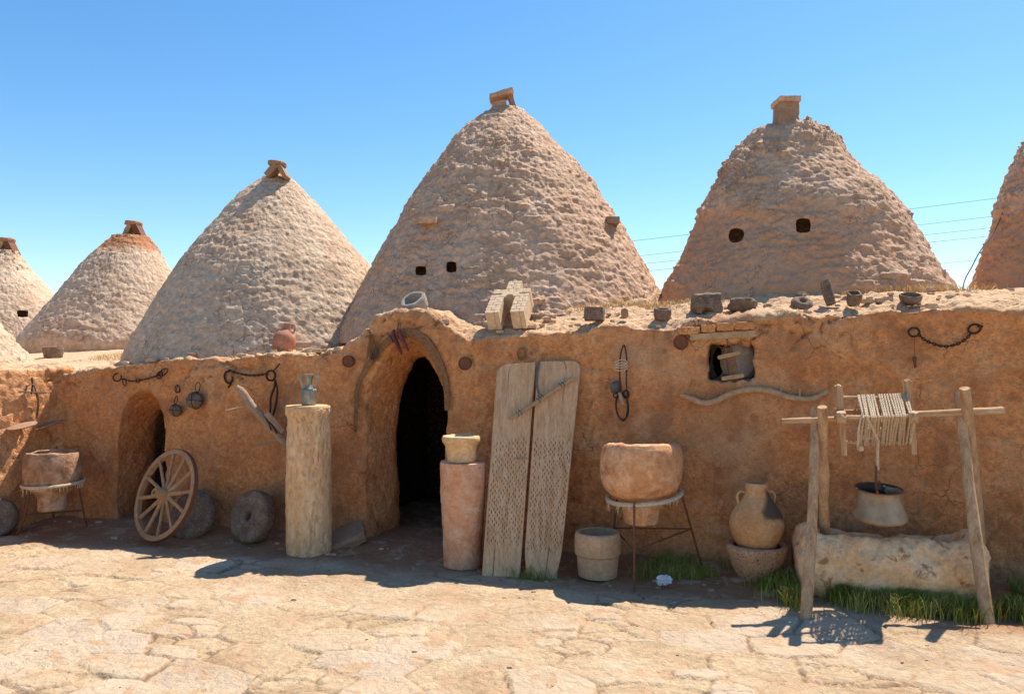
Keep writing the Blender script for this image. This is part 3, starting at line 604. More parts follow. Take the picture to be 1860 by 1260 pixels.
millstone(350, 936, 7.15, 45, .12, (-.3, -.85, .42), False, False, 'plain grey millstone leaning on the wall behind the cart wheel')
millstone(-6, 941, 7.22, 34, .12, (.45, -.8, .4), False, False, 'grey round stone cut off by the left edge, its top in the sun')

# cart wheel
wc_ = D(301, 898, 6.98); e1 = nz([.36, .14, .93]); e2 = A([.83, -.56, .0]); e2 = nz(e2-e1*np.dot(e2, e1)); wn = nz(np.cross(e1, e2)); wn = wn if wn[0] < 0 else -wn
RW = 84*6.98/F
WH = thing('cart_wheel', 'twelve-spoked wooden cart wheel leaning beside the smaller doorway', 'cart wheel', wc_-e1*RW)
def ring_rect(c, e1, e2, n, r0, r1, h, seg=72):
    a = np.arange(seg)*2*math.pi/seg; d = np.cos(a)[:, None]*e1+np.sin(a)[:, None]*e2
    P = A([c+d*r0-n*h, c+d*r1-n*h, c+d*r1+n*h, c+d*r0+n*h]).transpose(1, 0, 2); return MB().grid(P, True, True)
emit('rim', ring_rect(wc_, e1, e2, wn, RW*.88, RW*.985, .022), 'wheelw', WH, disp=[(.004, 12)], ang=40)
emit('tyre', ring_rect(wc_, e1, e2, wn, RW*.987, RW*1.0, .018), 'rust', WH, ang=40)
hb = MB().lathe([(.001, -.09), (.035, -.09), (.05, -.05), (.055, 0), (.05, .06), (.038, .11), (.038, .12), (.02, .12), (.02, .09), (.001, .09)], wc_, 28, tuple(wn))
HB = emit('hub', hb, 'wheelw', WH, disp=[(.004, 18)])
for k in range(12):
    a = k*math.pi/6+.12; d = math.cos(a)*e1+math.sin(a)*e2
    emit('spoke', MB().tube([wc_+d*.045, wc_+d*RW*.3, wc_+d*RW*.6, wc_+d*RW*.89], [.021, .017, .014, .016], 8, flat=1.2), 'wheelw', WH)

# tall ribbed column and jug
Yc = 6.57; rows = [(by(Yc)+2, 40), (960, 40), (900, 40.5), (850, 39.5), (800, 38.5), (765, 37.5), (756, 38), (751, 41), (742, 41.5), (736, 40)]
pr = pxprof(563, smooth_rows(rows, 22), Yc); pr = pr+[(pr[-1][0]*f, pr[-1][1]+.004*(1-f)) for f in (.93, .8, .6, .3, .01)]
m = MB().lathe(pr, D(563, 650, Yc)*A([1, 1, 0]), 120); V = np.concatenate(m.v); cc = D(563, 650, Yc); th = np.arctan2(V[:, 1]-cc[1], V[:, 0]-cc[0])
q = np.stack([np.cos(th)*2.2, np.sin(th)*2.2, V[:, 2]*1.6], 1); wv = fbm(q*2.2, 3, 5); rg = np.abs(fbm(np.stack([np.cos(th)*6.5, np.sin(th)*6.5, V[:, 2]*5.5], 1)+wv[:, None]*.8, 2, 6))
dd = -.013*(1-sstep(0, .13, rg))+.010*fbm(q*1.3, 3, 8)+.005*fbm(V*20, 3, 9); rd = np.stack([np.cos(th), np.sin(th), 0*th], 1); V2 = V+rd*(dd*(V[:, 2] < pr[-6][1]-.02))[:, None]
V2[:, 0] -= (V2[:, 2]-.0)*.008*1.0; m.v = [V2]
gvc = np.clip(1-sstep(0, .09, rg)+.3*sstep(.1, .4, fbm(V*3, 3, 19)), 0, 1)*.28
single('stone_column', 'tall yellowish column with wavy bark-like grooves carrying a pewter jug', 'column', m, 'column', ang=70, attrs=dict(groove=gvc))
jz = [(729.5, 11), (728, 13), (715, 14.5), (701, 14.5), (699, 13), (697.5, 8), (692, 5.5), (683, 6), (676, 8.5), (673, 10.5)]
JY = 6.55; J = thing('pewter_jug', 'small two-handled pewter jug with a flared mouth on top of the tall column', 'jug', D(561, 733, JY))
off = D(561, 733, JY)[2]-(pr[-1][1]); pj = [(r, z-off-.002) for r, z in pxprof(561, [(y+4, h) for y, h in jz], JY)]; pj = [(.0005, pj[0][1])]+pj
emit('body', MB().lathe(inner(pj, .006, .05), D(561, 650, JY)*A([1, 1, 0]), 10), 'pewter', J, ang=20)
kz = lambda x, y: D(x, y+4, JY)-A([0, 0, off+.002])
for sgn in (-1, 1):
    emit('handle', MB().tube([kz(561+sgn*9, 673), kz(561+sgn*16, 673), kz(561+sgn*17, 677), kz(561+sgn*13, 690), kz(561+sgn*11, 699)], .0045, 6, flat=2), 'pewter', J)

# pink column and capital
Yp = 6.18; rows = [(by(Yp)+2, 34), (1000, 35.5), (950, 37.5), (918, 39), (913, 38.4), (908, 39.5), (870, 40.5), (845, 41), (838, 40.5)]
pr = pxprof(841, smooth_rows(rows, 12), Yp); pr += [(pr[-1][0]*f, pr[-1][1]+.003) for f in (.95, .7, .4, .01)]
single('stone_column', 'short pinkish stone column with a cream capital set on its top', 'column', MB().lathe(pr, D(841, 650, Yp)*A([1, 1, 0]), 80), 'pink', None, [(.010, 5), (.005, 16), (.003, 40)], ang=60)
topz = pr[-1][1]
rows = [(833, 25), (826, 26), (815, 26.5), (808, 28), (803, 30), (799, 33), (796, 35.5), (790, 36), (786.5, 34)]
pr = pxprof(838, smooth_rows(rows, 4), Yp); dz_ = topz-pr[0][1]+.001; pr = [(.001, pr[0][1])]+pr; pr = [(r, z+dz_) for r, z in pr]; pr += [(pr[-1][0]*.75, pr[-1][1]+.001), (pr[-1][0]*.6, pr[-1][1]-.02), (.001, pr[-1][1]-.025)]
m = MB().lathe(pr, D(838, 650, Yp)*A([1, 1, 0]), 64); V = np.concatenate(m.v); cc = D(838, 650, Yp); th = np.arctan2(V[:, 1]-cc[1], V[:, 0]-cc[0]); k = sstep(topz+.09, topz+.15, V[:, 2])
f = 1+.05*np.cos(4*(th-.7))*k+.025*np.abs(np.cos(5*th+V[:, 2]*30))*(1-k); V[:, :2] = cc[:2]+(V[:, :2]-cc[:2])*f[:, None]; m.v = [V]
single('column_capital', 'small carved cream capital with a square flared lip on the short pink column', 'capital', m, 'cream', None, [(.004, 12), (.002, 40)], ang=50)
g = G(624, 1000); single('loose_stone', 'flat brown stone block on the ground between the tall column and main doorway', 'stone', MB().blob(g+A([0, .12, .085]), (.12, .17, .045), .22, 10, frame((-.25, -.38, .9), (.9, .3, 0)), .12, 4, 3), 'brownstone', None, [(.006, 12)])

# threshing boards
TB = thing('threshing_board', 'tall wooden threshing sled of two planks full of slits, leaning by the doorway', 'threshing sled', G(960, 1048))
Yb, Yt = 5.83, 6.42
def plank(TL, TR, BR, BL, seed, botr):
    nu, nv_ = 70, 420; u = np.linspace(0, 1, nu); v = np.linspace(0, 1, nv_); uu, vv = np.meshgrid(u, v, indexing='ij')
    def lerp(a, b, t): return a[0]+(b[0]-a[0])*t, a[1]+(b[1]-a[1])*t
    a = [lerp(TL, BL, t) for t in v]; b = [lerp(TR, BR, t) for t in v]; P = np.zeros((nu, nv_, 3))
    for j in range(nv_):
        p = D(*a[j], Yt+(Yb-Yt)*v[j]); q = D(*b[j], Yt+(Yb-Yt)*v[j]); P[:, j] = p+(q-p)*u[:, None]
    # round the outer corners, bend the foot
    c = .06; L_ = np.linalg.norm(P[0, -1]-P[0, 0]); wd = np.linalg.norm(P[-1, 0]-P[0, 0]); mid = P.mean(0)
    du_ = np.minimum(uu, 1-uu)*wd; nrm = nz(np.cross(P[-1, 0]-P[0, 0], P[0, -1]-P[0, 0])); nrm = nrm if nrm[1] < 0 else -nrm
    shr = np.zeros((nu, nv_)); dv_ = vv*L_
    for side, on in ((0, seed == 1), (1, seed == 2)):
        dd_ = (uu if side == 0 else 1-uu)*wd
        k = np.where(dv_ < .07, 1-np.sqrt(np.clip(1-((.07-dv_)/.07)**2, 0, 1)), 0)*.07 if on else 0
        P += ((P[-1:, :]-P[:1, :])/wd)*((k*(1-(uu if side == 0 else 1-uu)))*(1 if side == 0 else -1))[..., None] if on else 0
    kb = sstep(.86, 1.0, vv)*botr; P += ((P[-1:, :]-P[:1, :]))*(kb*(uu-.5)*-1)[..., None]
    P[..., 2] += .0
    p = P.reshape(-1, 3); uf, vf = uu.ravel()*wd, vv.ravel()*L_
    x = (uf+.006*fbm(np.stack([uf*6, vf*3, uf*0+seed], 1), 2, 3))/.0175; y = vf/.050; ix = np.floor(x); y = y+.5*(ix % 2); iy = np.floor(y)
    fx = x-ix-.5; fy = y-iy-.5+.16*(_h(ix.astype(np.int64), iy.astype(np.int64), ix.astype(np.int64)*0, seed+6)-.5)+.06*_h(ix.astype(np.int64), iy.astype(np.int64), ix.astype(np.int64)*0, seed)
    reg = sstep(.33, .36, vv.ravel()+.03*fbm(np.stack([uf*8, vf, uf*0], 1), 2, 8))*(1-sstep(.83+.03*(seed-1), .87+.03*(seed-1), vv.ravel()))*sstep(.012, .02, np.minimum(uf, wd-uf))
    gone = (_h(ix.astype(np.int64), iy.astype(np.int64), ix.astype(np.int64)*0, seed+3) > .12)
    sl_ = (1-sstep(.55, 1.0, np.sqrt((fx/.17)**2+((fy-.12*fx)/.31)**2)))*reg*gone*.85
    crk = (1-sstep(0, .0035, np.abs(uf-wd*(.3+.35*(seed-1))-.01*fbm(np.stack([vf*2, vf*0, vf*0], 1), 2, seed))))*(sstep(.30, .0, vv.ravel())+sstep(.80, .9, vv.ravel()))
    d = .005*fbm(np.stack([uf*2.5, vf*2, uf*0+seed], 1), 3, 5)+.0022*fbm(np.stack([uf*60, vf*3, uf*0+seed], 1), 3, 6)-.012*sl_-.012*crk-.008*sstep(.006, 0, np.minimum(uf, wd-uf))
    eg = np.minimum(np.minimum(uu, 1-uu)*wd, np.minimum(vv, 1-vv)*L_).ravel()
    fr_ = p+nrm*d[:, None]; fr_[:, 2] += .010*fbm(np.stack([uf*15, uf*0, uf*0+seed], 1), 2, 2)*(vv.ravel() > .97)
    bk = fr_-nrm*(.035+d[:, None]); N2 = len(p); I_ = np.arange(N2).reshape(nu, nv_)
    Fs = [np.stack([I_[:-1, :-1], I_[:-1, 1:], I_[1:, 1:], I_[1:, :-1]], -1).reshape(-1, 4), N2+np.stack([I_[:-1, :-1], I_[1:, :-1], I_[1:, 1:], I_[:-1, 1:]], -1).reshape(-1, 4)]
    rim_ = np.r_[I_[:, 0], I_[-1, 1:], I_[::-1, -1][1:], I_[0, ::-1][1:-1]]; nx_ = np.roll(rim_, -1); Fs.append(np.stack([rim_, nx_, N2+nx_, N2+rim_], 1))
    emit('plank', (np.concatenate([fr_, bk]), np.concatenate(Fs)), 'board', TB, ang=None, attrs=dict(slit=np.r_[np.clip(sl_*1.2+crk, 0, 1), 0*sl_]))
plank((903, 664), (973, 657), (944, 1049), (875, 1045), 1, 0.0)
plank((977, 656), (1056, 655), (1016, 1051), (950, 1050), 2, .16)
def bp(px, py, off=0):     # point on the boards' plane
    v = (py-658)/390.; return D(px, py, Yt+(Yb-Yt)*v-off)
emit('cross_batten', MB().tube([bp(937, 832, .01), bp(958, 833, .01)], .006, 6), 'woodd', TB)
TS = thing('wooden_handle', 'round stick slung by a grey strap across the top of the threshing boards', 'stick', bp(983, 760, .05))
emit('stick', MB().tube(curve([bp(924, 761, .05), bp(950, 746, .05), bp(985, 723, .05), bp(1015, 704, .05), bp(1040, 687, .05)], 4), [.015]*4+[.018]*8+[.021]*5, 10, wob=.12), 'stick', TS, disp=[(.003, 25)])
st = MB().tube([bp(980, 655, .03), bp(976, 680, .05), bp(975, 700, .05), bp(980, 716, .07)], .011, 6, flat=.35)
emit('strap', st, 'strap', TS)
for x, y in ((981, 722), (985, 719), (978, 727), (1018, 700), (1023, 698), (940, 751), (945, 748)):
    emit('binding', MB().torus(bp(x, y, .05), bp(1040, 687)-bp(924, 761), .022, .0045, 14, 5), 'strap', TS)

# drum-shaped pot, right jar stand, amphora and basin
Yq = 5.88
m = vessel(1085, [(by(Yq)+1, 35), (1030, 36), (1009, 37), (1007, 37.5), (1004, 40), (1001, 41), (975, 41), (969, 40.5), (966, 39)], Yq, .03, .12, 56, 4)
single('drum_pot', 'grey two-tier drum-shaped pot, open at the top, under the big clay bowl', 'pot', m, 'potgrey', None, [(.005, 6), (.002, 30)], ang=60)
YB = 5.88
m = vessel(1164, [(948, 29), (940, 31), (922, 33), (910, 38), (900, 50), (888, 64), (868, 73), (845, 75), (828, 74), (815, 71), (807, 66)], YB, .05, .2, 72, 5)
V = np.concatenate(m.v); zt = V[:, 2].max(); cc = D(1164, 650, YB); th = np.arctan2(V[:, 1]-cc[1], V[:, 0]-cc[0])
V[:, 2] += sstep(zt-.12, zt, V[:, 2])*(-(V[:, 1]-cc[1])*.11); V[:, 2] -= sstep(zt-.06, zt, V[:, 2])*(.006+.016*fbm(np.stack([np.cos(th)*3, np.sin(th)*3, th*0], 1), 3, 5)); m.v = [V]
single('clay_bowl', 'big round-bellied clay vessel with a broken rim and narrow foot on an iron stand', 'clay vessel', m, 'clay', None, [(.012, 4), (.004, 18)], ang=60)
SD = thing('iron_stand', 'three-legged iron stand with a rope-wrapped ring holding the big clay vessel', 'stand', G(1152, 1074))
rc = D(1170, 899, YB); rx = nz([.0, .12, 1]); rx = nz(A([-.12, -.06, 1.])); RR = 66*YB/F
emit('ring', MB().torus(rc, rx, RR, .011, 40, 7), 'rust', SD)
rp = MB().torus(rc, rx, RR+.002, .0175, 60, 7); rng = np.random.RandomState(4); fr = frame(rx)
for k in range(150):
    a = rng.rand()*6.283; p = rc+fr[:, 0]*math.cos(a)*RR+fr[:, 1]*math.sin(a)*RR; l = rng.rand()**3*.07+.02; o_ = A([rng.randn()*.006, rng.randn()*.006, 0]); rp.tube([p+A([0, 0, .0]), p+o_-ZU*l*.5, p+o_*2-ZU*l], [.004, .003, .0015], 4)
emit('rope_wrapping', rp, 'rope', SD, disp=[(.003, 40)])
def leg3(a, b): emit('leg', MB().tube([a, a*.5+b*.5, b], .009, 7), 'rust', SD)
fA, fB, fC = D(1152, 1074, 5.46), D(1277, 1035, 6.03), D(1108, by(6.2), 6.2)
tA, tB, tC = D(1152, 911, 5.62), D(1236, 889, 5.9), D(1122, 893, 6.08)
leg3(tA, fA); leg3(tB, fB); leg3(tC, fC)
kA, kB, kC = tA+(fA-tA)*.55, tB+(fB-tB)*.48, tC+(fC-tC)*.5
for a, b in ((kA, kB), (kB, kC), (kC, kA)): emit('brace', MB().tube([a, b], .007, 6), 'rust', SD)
Ya = 5.70
m = vessel(1373, [(by(Ya)+2, 22), (1050, 30), (1038, 38), (1020, 47), (1003, 53), (993, 55), (989, 54)], Ya, .05, .1, 56, 5)
single('stone_basin', 'pitted reddish stone basin on the ground carrying the two-handled jar', 'basin', m, 'pock', None, [(.012, 5), (.004, 30)], ang=60)
AM = thing('amphora', 'two-handled clay jar with dark sooty neck standing in the pitted stone basin', 'jar', D(1373, 1003, Ya))
m = vessel(1373, [(1004, 25), (990, 34), (972, 43), (952, 48), (936, 45), (920, 37), (908, 29), (899, 22.5), (888, 20), (881, 19.5), (877, 19.5)], Ya, .015, .12, 56, 5)
V = np.concatenate(m.v); qx = V[:, 0]-D(1380, 900, Ya)[0]; qz = V[:, 2]-D(1373, 912, Ya)[2]; sooty = (sstep(-.02, .02, qx+.06*fbm(V*6, 4, 17))*sstep(.13, .09, np.abs(qz)+.05*fbm(V*7, 3, 18)))
emit('body', m, 'claydark', AM, disp=[(.004, 8), (.0015, 40)], ang=60, attrs=dict(sooty=np.clip(sooty, 0, 1)*.9))
for sg in (-1, 1):
    pp_ = [(1373+sg*21, 893), (1373+sg*29, 892), (1373+sg*34, 899), (1373+sg*33, 908), (1373+sg*30, 918)]
    emit('handle', MB().tube(curve([D(x, y, Ya) for x, y in pp_], 4), .0135, 8, flat=.7), 'claydark', AM)
for (x, y, w_) in ((1345, 1061, .07), (1365, 1063, .03), (1373, 1066, .018)):
    g = G(x, y); single('loose_stone', {1345: 'flat reddish stone lying in front of the pitted basin', 1365: 'small pale pebble touching the flat stone before the basin', 1373: 'smallest pebble of those before the pitted basin, at the right'}[x], 'stone', MB().blob(g+A([0, 0, .012+.02]), (w_, w_*.6, w_*.25+.006), .6, 7, None, .2, 4, x), 'brownstone', 'loose stones before the basin')
# crumpled paper
g = G(1208, 1064); m = MB().blob(g+A([-.02, 0, .045]), (.032, .02, .032), .6, 10, None, .8, 7, 3).blob(g+A([.022, .0, .045]), (.024, .02, .026), .6, 10, None, .8, 8, 9)
single('paper_scrap', 'crumpled white paper scrap on the shaded ground by the iron stand', 'litter', m, 'paper', None, ang=25)

# left jar and stand
YJ = 7.25
m = vessel(98, [(925, 22), (921, 24), (905, 25), (895, 29), (882, 42), (872, 46), (850, 47), (832, 45.5), (823, 44), (820, 43)], YJ, .025, .2, 56, 5)
V = np.concatenate(m.v); zt = V[:, 2].max(); cc = D(98, 650, YJ); th = np.arctan2(V[:, 1]-cc[1], V[:, 0]-cc[0]); V[:, 2] -= sstep(zt-.05, zt, V[:, 2])*(.008+.02*fbm(np.stack([np.cos(th)*2, np.sin(th)*2, th*0], 1), 3, 15)); m.v = [V]
single('clay_jar_neck', 'stained broken clay vessel with a narrow foot on the iron stand in the left corner', 'clay vessel', m, 'clayold', None, [(.01, 5), (.004, 20)], ang=60)
SL = thing('iron_stand', 'thin iron stand with bowed legs holding the stained vessel in the left corner', 'stand', G(60, 972))
rc = D(97, 876, YJ); RR = 49*YJ/F; rx = nz([-.03, -.03, 1.])
emit('ring', MB().torus(rc, rx, RR, .010, 40, 7), 'rust', SL)
rp = MB().torus(rc, rx, RR+.002, .014, 60, 6); fr = frame(rx)
for k in range(80):
    a = rng.rand()*6.283; p = rc+fr[:, 0]*math.cos(a)*RR+fr[:, 1]*math.sin(a)*RR; l = rng.rand()**2*.07+.02; rp.tube([p, p-ZU*l*.5, p-ZU*l], [.004, .003, .0015], 4)
emit('rope_wrapping', rp, 'rope', SL, disp=[(.003, 40)])
la = [D(54, 884, 7.2), D(48, 925, 7.15), D(40, 950, 7.1), D(28, 975, 7.12)]; lb = [D(141, 872, 7.35), D(147, 905, 7.4), D(153, 935, 7.45), D(159, 958, 7.52)]; lc = [D(97, 878, 7.6), D(97, 940, 7.75)]
emit('leg', MB().tube(curve(la, 3), .010, 6), 'rust', SL); emit('leg', MB().tube(curve(lb, 3), .008, 6), 'rust', SL); emit('leg', MB().tube(lc, .008, 6), 'rust', SL)
emit('brace', MB().tube([D(46, 935, 7.14), D(150, 926, 7.44)], .009, 6), 'rust', SL)

# ------------------------------------------------------------------ the well
TC = D(1611, by(5.32), 5.32); TC[2] = .0; hl = .575; na, nl_ = 84, 130
aa = np.arange(na)*2*math.pi/na; tt_ = np.linspace(-1, 1, nl_); Rg = []
for t in tt_:
    e_ = 1-max(0, (abs(t)-.9)/.1)**2*.25; y_ = -np.cos(aa)*.30*e_; z_ = .215+np.sin(aa)*.275*e_
    up_ = np.clip(1-np.abs(y_-.03)/.19, 0, 1)*(np.sin(aa) > 0); cut = sstep(.0, .5, up_)*(1-sstep(.70, .84, abs(t)))*.18
    z_ = z_-cut-.0*t; Rg.append(TC+np.outer(np.full(na, t*hl), U)+np.outer(-y_*-1, NB)+np.outer(z_, ZU))
Rg = A(Rg); m = MB().grid(Rg, False, True); m.f.append(list(range(na))); m.f.append(list(range((nl_-1)*na, nl_*na))[::-1])
single('stone_well', 'lumpy pale stone well trough like a fallen barrel under the wooden winch', 'well', m, 'trough', None, [(.045, 2.2), (.034, 7), (.016, 18)], ang=None)
def post(nm, a, b, r0, r1, lab, mid=None, s=0):
    pts = [a, a*.66+b*.34, a*.34+b*.66, b]
    if mid is not None: pts[1] = pts[1]+mid; pts[2] = pts[2]+mid
    c = curve(pts, 8); return emit('post', MB().tube(c, np.linspace(r0, r1, len(c)), 12, wob=.10, seed=s), 'woodz', WF, disp=[(.004, 6)], ang=60)
WF = thing('timber_hoist', 'weathered wooden frame of four leaning posts and a crossbeam over the well trough', 'well frame', G(1630, 1130))
post('p', G(1463, 1134), D(1481, 741, 5.33), .038, .030, '', A([.012, 0, 0]), 1)
post('p', D(1500, by(5.62), 5.62), D(1494, 739, 5.18), .036, .033, '', None, 2)
post('p', G(1796, 1146), D(1741, 712, 5.27), .040, .030, '', A([-.01, 0, 0]), 3)
post('p', D(1785, by(5.5), 5.5), D(1752, 705, 5.10), .034, .030, '', A([.012, 0, 0]), 4)
bm = curve([D(1420, 765, 5.3), D(1530, 761, 5.26), D(1680, 752, 5.2), D(1822, 746, 5.16)], 8)
emit('crossbeam', MB().tube(bm, np.linspace(.019, .026, len(bm)), 10, wob=.15, seed=8), 'woodx', WF, disp=[(.004, 10)], ang=60)
YR = 5.235; RE = thing('rope_reel', 'wooden winch reel wound with thick pale rope on the well crossbeam', 'winch', D(1588, 830, YR))
def rx_(px): return (px-930)/F*YR
zc = D(1588, 758, YR)[2]
def RP(px, dy, z): return A([rx_(px)+dy*.36, YR+dy, z])
ztop, zbot = D(1588, 722, YR)[2], D(1588, 803, YR)[2]; zf = D(1588, 757, YR-.2)[2]
for x0, x1, yt, yb_ in ((1522, 1530, 697, 830), (1647, 1657, 688, 828)):
    a = A([rx_(x0), YR, D(x0, yt, YR)[2]]); b = A([rx_(x1), YR, D(x1, yb_, YR)[2]]); ar = MB().beam(a, b, .04, .055, hint=(0, 1, 0), rnd=.14, n=9, amp=.05, seed=x0)
    emit('arm', ar, 'woodz', RE, disp=[(.004, 15)])
    emit('arm', MB().beam(RP(x0+2, -.25, zf-.005), RP(x0+5, .23, zf), .06, .07, rnd=.2, n=9, amp=.08, seed=x1), 'woodz', RE, disp=[(.004, 15)])
BARS = [(0, ztop), (-.205, zf), (0, zbot), (.2, zf+.01)]
for k, (dy, z) in enumerate(BARS): emit('bar', MB().tube([RP(1526, dy, z), RP(1590, dy, z-.004), RP(1652, dy, z+.008)], .013, 8), 'woodx', RE, disp=[(.002, 20)])
rp = MB(); xs = [1557+k*4.15 for k in range(8)]+[1596+k*4.9 for k in range(11)]
rng = np.random.RandomState(11)
for k, x in enumerate(xs):
    base_ = []; xx = x+rng.randn()*.5; tilt = rng.randn()*1.2+(3 if k == 0 else 0)
    for i, (dy, z) in enumerate(BARS):
        n_ = nz([0, dy if abs(dy) > .01 else 0, z-zc]); lx = xx+(tilt if i == 1 else 0)+(rng.randn()*2.0+3 if i == 2 else 0); base_.append(RP(lx, dy, z+(.008*(x-1590)/60))+n_*.021)
    base_.append(base_[0]); pts = []
    for i in range(4):
        a, b = base_[i], base_[i+1]; n_ = 26
        for j in range(n_):
            t = j/n_; p = a+(b-a)*t; sag = math.sin(math.pi*t)*(.012 if i in (1, 2) else .002); p = p-ZU*sag*.3+nz(A([0, p[1]-YR, p[2]-zc]))*(-sag*.3); pts.append(p)
    pts = A(pts); T = np.roll(pts, -1, 0)-np.roll(pts, 1, 0); T /= np.linalg.norm(T, axis=1)[:, None]; Xv = np.tile(A([1., 0, 0]), (len(pts), 1)); Yv = np.cross(T, Xv)
    ph = np.arange(len(pts))*2*math.pi/5.2
    for s_k in range(2):
        hx = pts+Xv*(np.cos(ph+s_k*math.pi)*.0036)[:, None]+Yv*(np.sin(ph+s_k*math.pi)*.0036)[:, None]; rp.tube(hx, .0045, 5, closed=True)
# loose end
rp.tube(curve([RP(1562, -.2, zf+.03), RP(1556, -.215, zf-.03), RP(1553, -.15, zbot-.01), RP(1558, -.1, zbot+.06)], 8), .006, 6)
rp.tube(curve([RP(1565, -.225, zf+.01), RP(1578, -.2, zf-.07), RP(1589, -.14, zbot+.03)], 6), .007, 6); rp.tube(curve([RP(1655, -.215, zf+.02), RP(1650, -.2, zf-.06), RP(1648, -.1, zbot+.0)], 6), .006, 6)
rp.blob(RP(1560, -.08, zbot-.03), (.022, .02, .022), .9, 7, None, .3, 8, 4)
emit('wound_rope', rp, 'rope', RE, ang=60)
xr = 1591; dn = [RP(xr, -.1, zbot+.02), RP(xr+1, -.04, D(1591, 820, YR)[2]), RP(xr+2, -.02, D(1592, 852, YR)[2])]
emit('well_rope', MB().tube(curve(dn, 6), .0125, 8, wob=.4), 'rope', RE, disp=[(.004, 40)])
BK = thing('bucket', 'dented flared tin bucket with a rusty rim hanging over the well', 'bucket', D(1596, 945, YR))
rows = [(943, 38), (941, 43), (936, 45.5), (925, 42), (910, 38), (900, 36), (893, 36.5), (889, 39), (887.5, 40)]
m = vessel(1596, rows, YR, .006, .17, 48, 4); V = np.concatenate(m.v); cc = D(1596, 890, YR); dv_ = V-cc; ta = .06; V[:, 2] = cc[2]+dv_[:, 2]+dv_[:, 0]*-.0-dv_[:, 1]*-.11; m.v = [V]
inn = np.zeros(len(V)); no_ = 1+len(smooth_rows(rows, 4)); inn[no_*48:] = .95  # inside of the pail coloured dark to stand in for its shade
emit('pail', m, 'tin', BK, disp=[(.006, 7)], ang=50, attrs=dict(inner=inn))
a = np.arange(48)*2*math.pi/48; Rr = 40*YR/F; rimp = cc+np.stack([np.cos(a)*Rr, np.sin(a)*Rr, np.sin(a)*Rr*.11+.012], 1); emit('rim', MB().tube(rimp, .0045, 6, closed=True), 'rust', BK)
bk_t = D(1592, 858, YR-.02)
emit('handle', MB().tube(curve([D(1592, 846, YR-.02), D(1591, 865, YR-.03), D(1592, 884, YR-.08), D(1594, 894, YR-.155)], 5), .0085, 7).tube([D(1597, 873, YR-.05), D(1597, 884, YR-.07)], .006, 6).tube(curve([D(1590, 884, YR-.1), D(1594, 886, YR), D(1600, 892, YR+.13)], 4), .005, 6), 'rust', BK)
# ------------------------------------------------------------------ things hung on the facade
def loopw(m, px, py, rx, ry, off, r, rot=0, a0=0, a1=None, n=22, tilt=.0):
    k = Wp(px, py)[1]/F; c = Wp(px, py, off); a = a0+np.arange(n)*2*math.pi/n if a1 is None else np.linspace(a0, a1, n)
    x = np.cos(a)*rx*k; y = np.sin(a)*ry*k; cr, sr = math.cos(rot), math.sin(rot)
    P = c+np.outer(x*cr-y*sr, U)+np.outer(x*sr+y*cr, ZU)+np.outer(np.cos(a)*tilt, -NB); m.tube(P, r, 7, closed=a1 is None); return m
SG = 'iron shackles and chains hung along the wall'
def shackle(label, parts):
    t = thing('shackle', label, 'shackle', parts[0][2], SG)
    for nm, mb, _ in parts: emit(nm, mb, 'iron', t)
    return t
cv = wcurve([(222, 688), (240, 692), (262, 689), (282, 683), (291, 680)], .03, 6)
m1 = MB(); loopw(m1, 213, 685, 9, 7, .035, .007, .2, 1.2, 6.6); m2 = MB(); loopw(m2, 297, 676, 10, 5, .035, .006, .6); m2b = MB(); loopw(m2b, 290, 681, 7, 5, .03, .007, .9)
m3 = MB(); loopw(m3, 226, 694, 3.5, 7, .03, .005, .3); m4 = MB(); loopw(m4, 251, 691, 4, 4, .03, .004)
shackle('thin iron shackle chain sagging over the arch of the smaller doorway', [('chain', MB().chain(cv, .026, .0036), cv[0]), ('cuff', m1, cv[0]), ('cuff', m2, cv[0]), ('link', m2b, 0), ('link', m3, 0), ('link', m4, 0)])
cv = wcurve([(416, 672), (430, 677), (450, 681), (470, 681), (486, 678)], .03, 6)
m1 = MB(); loopw(m1, 415, 685, 8, 11, .035, .010, .3, 1.0, 6.2); m2 = MB(); loopw(m2, 492, 682, 9, 9, .035, .010, 0); tl = MB().tube(wcurve([(421, 690), (419, 697), (415, 704)], .03, 4), .009, 7); tr = MB().tube(wcurve([(496, 674), (503, 667), (508, 660)], .03, 4), .006, 6)
shackle('heavier iron shackle chain with two thick rings, above the plough beam', [('chain', MB().chain(cv, .030, .005), cv[0]), ('cuff', m1, 0), ('cuff', m2, 0), ('hook', tl, 0), ('pin', tr, 0)])
cv = wcurve([(1668, 606), (1678, 616), (1695, 624), (1716, 629), (1738, 625), (1755, 615), (1764, 605)], .03, 6)
m1 = MB(); loopw(m1, 1660, 603, 9, 8, .03, .008); m2 = MB(); loopw(m2, 1770, 597, 10, 8, .03, .008, .3); tr = MB().tube(wcurve([(1776, 592), (1785, 593)], .03, 3), .011, 6)
shackle('rusty shackle chain sagging between two rings high on the wall above the well', [('chain', MB().chain(cv, .028, .0045), cv[0]), ('cuff', m1, 0), ('cuff', m2, 0), ('pin', tr, 0)])
m = MB().tube([Wp(1661, 612, .02), Wp(1661, 646, .02)], .002, 4).blob(Wp(1661, 651, .02), (.016, .012, .02), .8, 5).tube([Wp(1661, 655, .02), Wp(1663, 668, .02)], [.012, .008], 6)
single('iron_weight', 'small rusty iron weight dangling by a wire under the left shackle ring', 'weight', m, 'rust')
# hanging chain beside the plough
cv = wcurve([(500, 690), (498, 705), (492, 722), (491, 745), (487, 760), (484, 772)], .05, 5); cw_ = wcurve([(500, 692), (504, 712), (500, 740), (493, 760)], .05, 5)
single('hanging_chain', 'dark chain loop hanging beside the plough beam left of the tall column', 'chain', MB().chain(cv, .03, .0045).chain(cw_, .03, .0045), 'iron', SG)
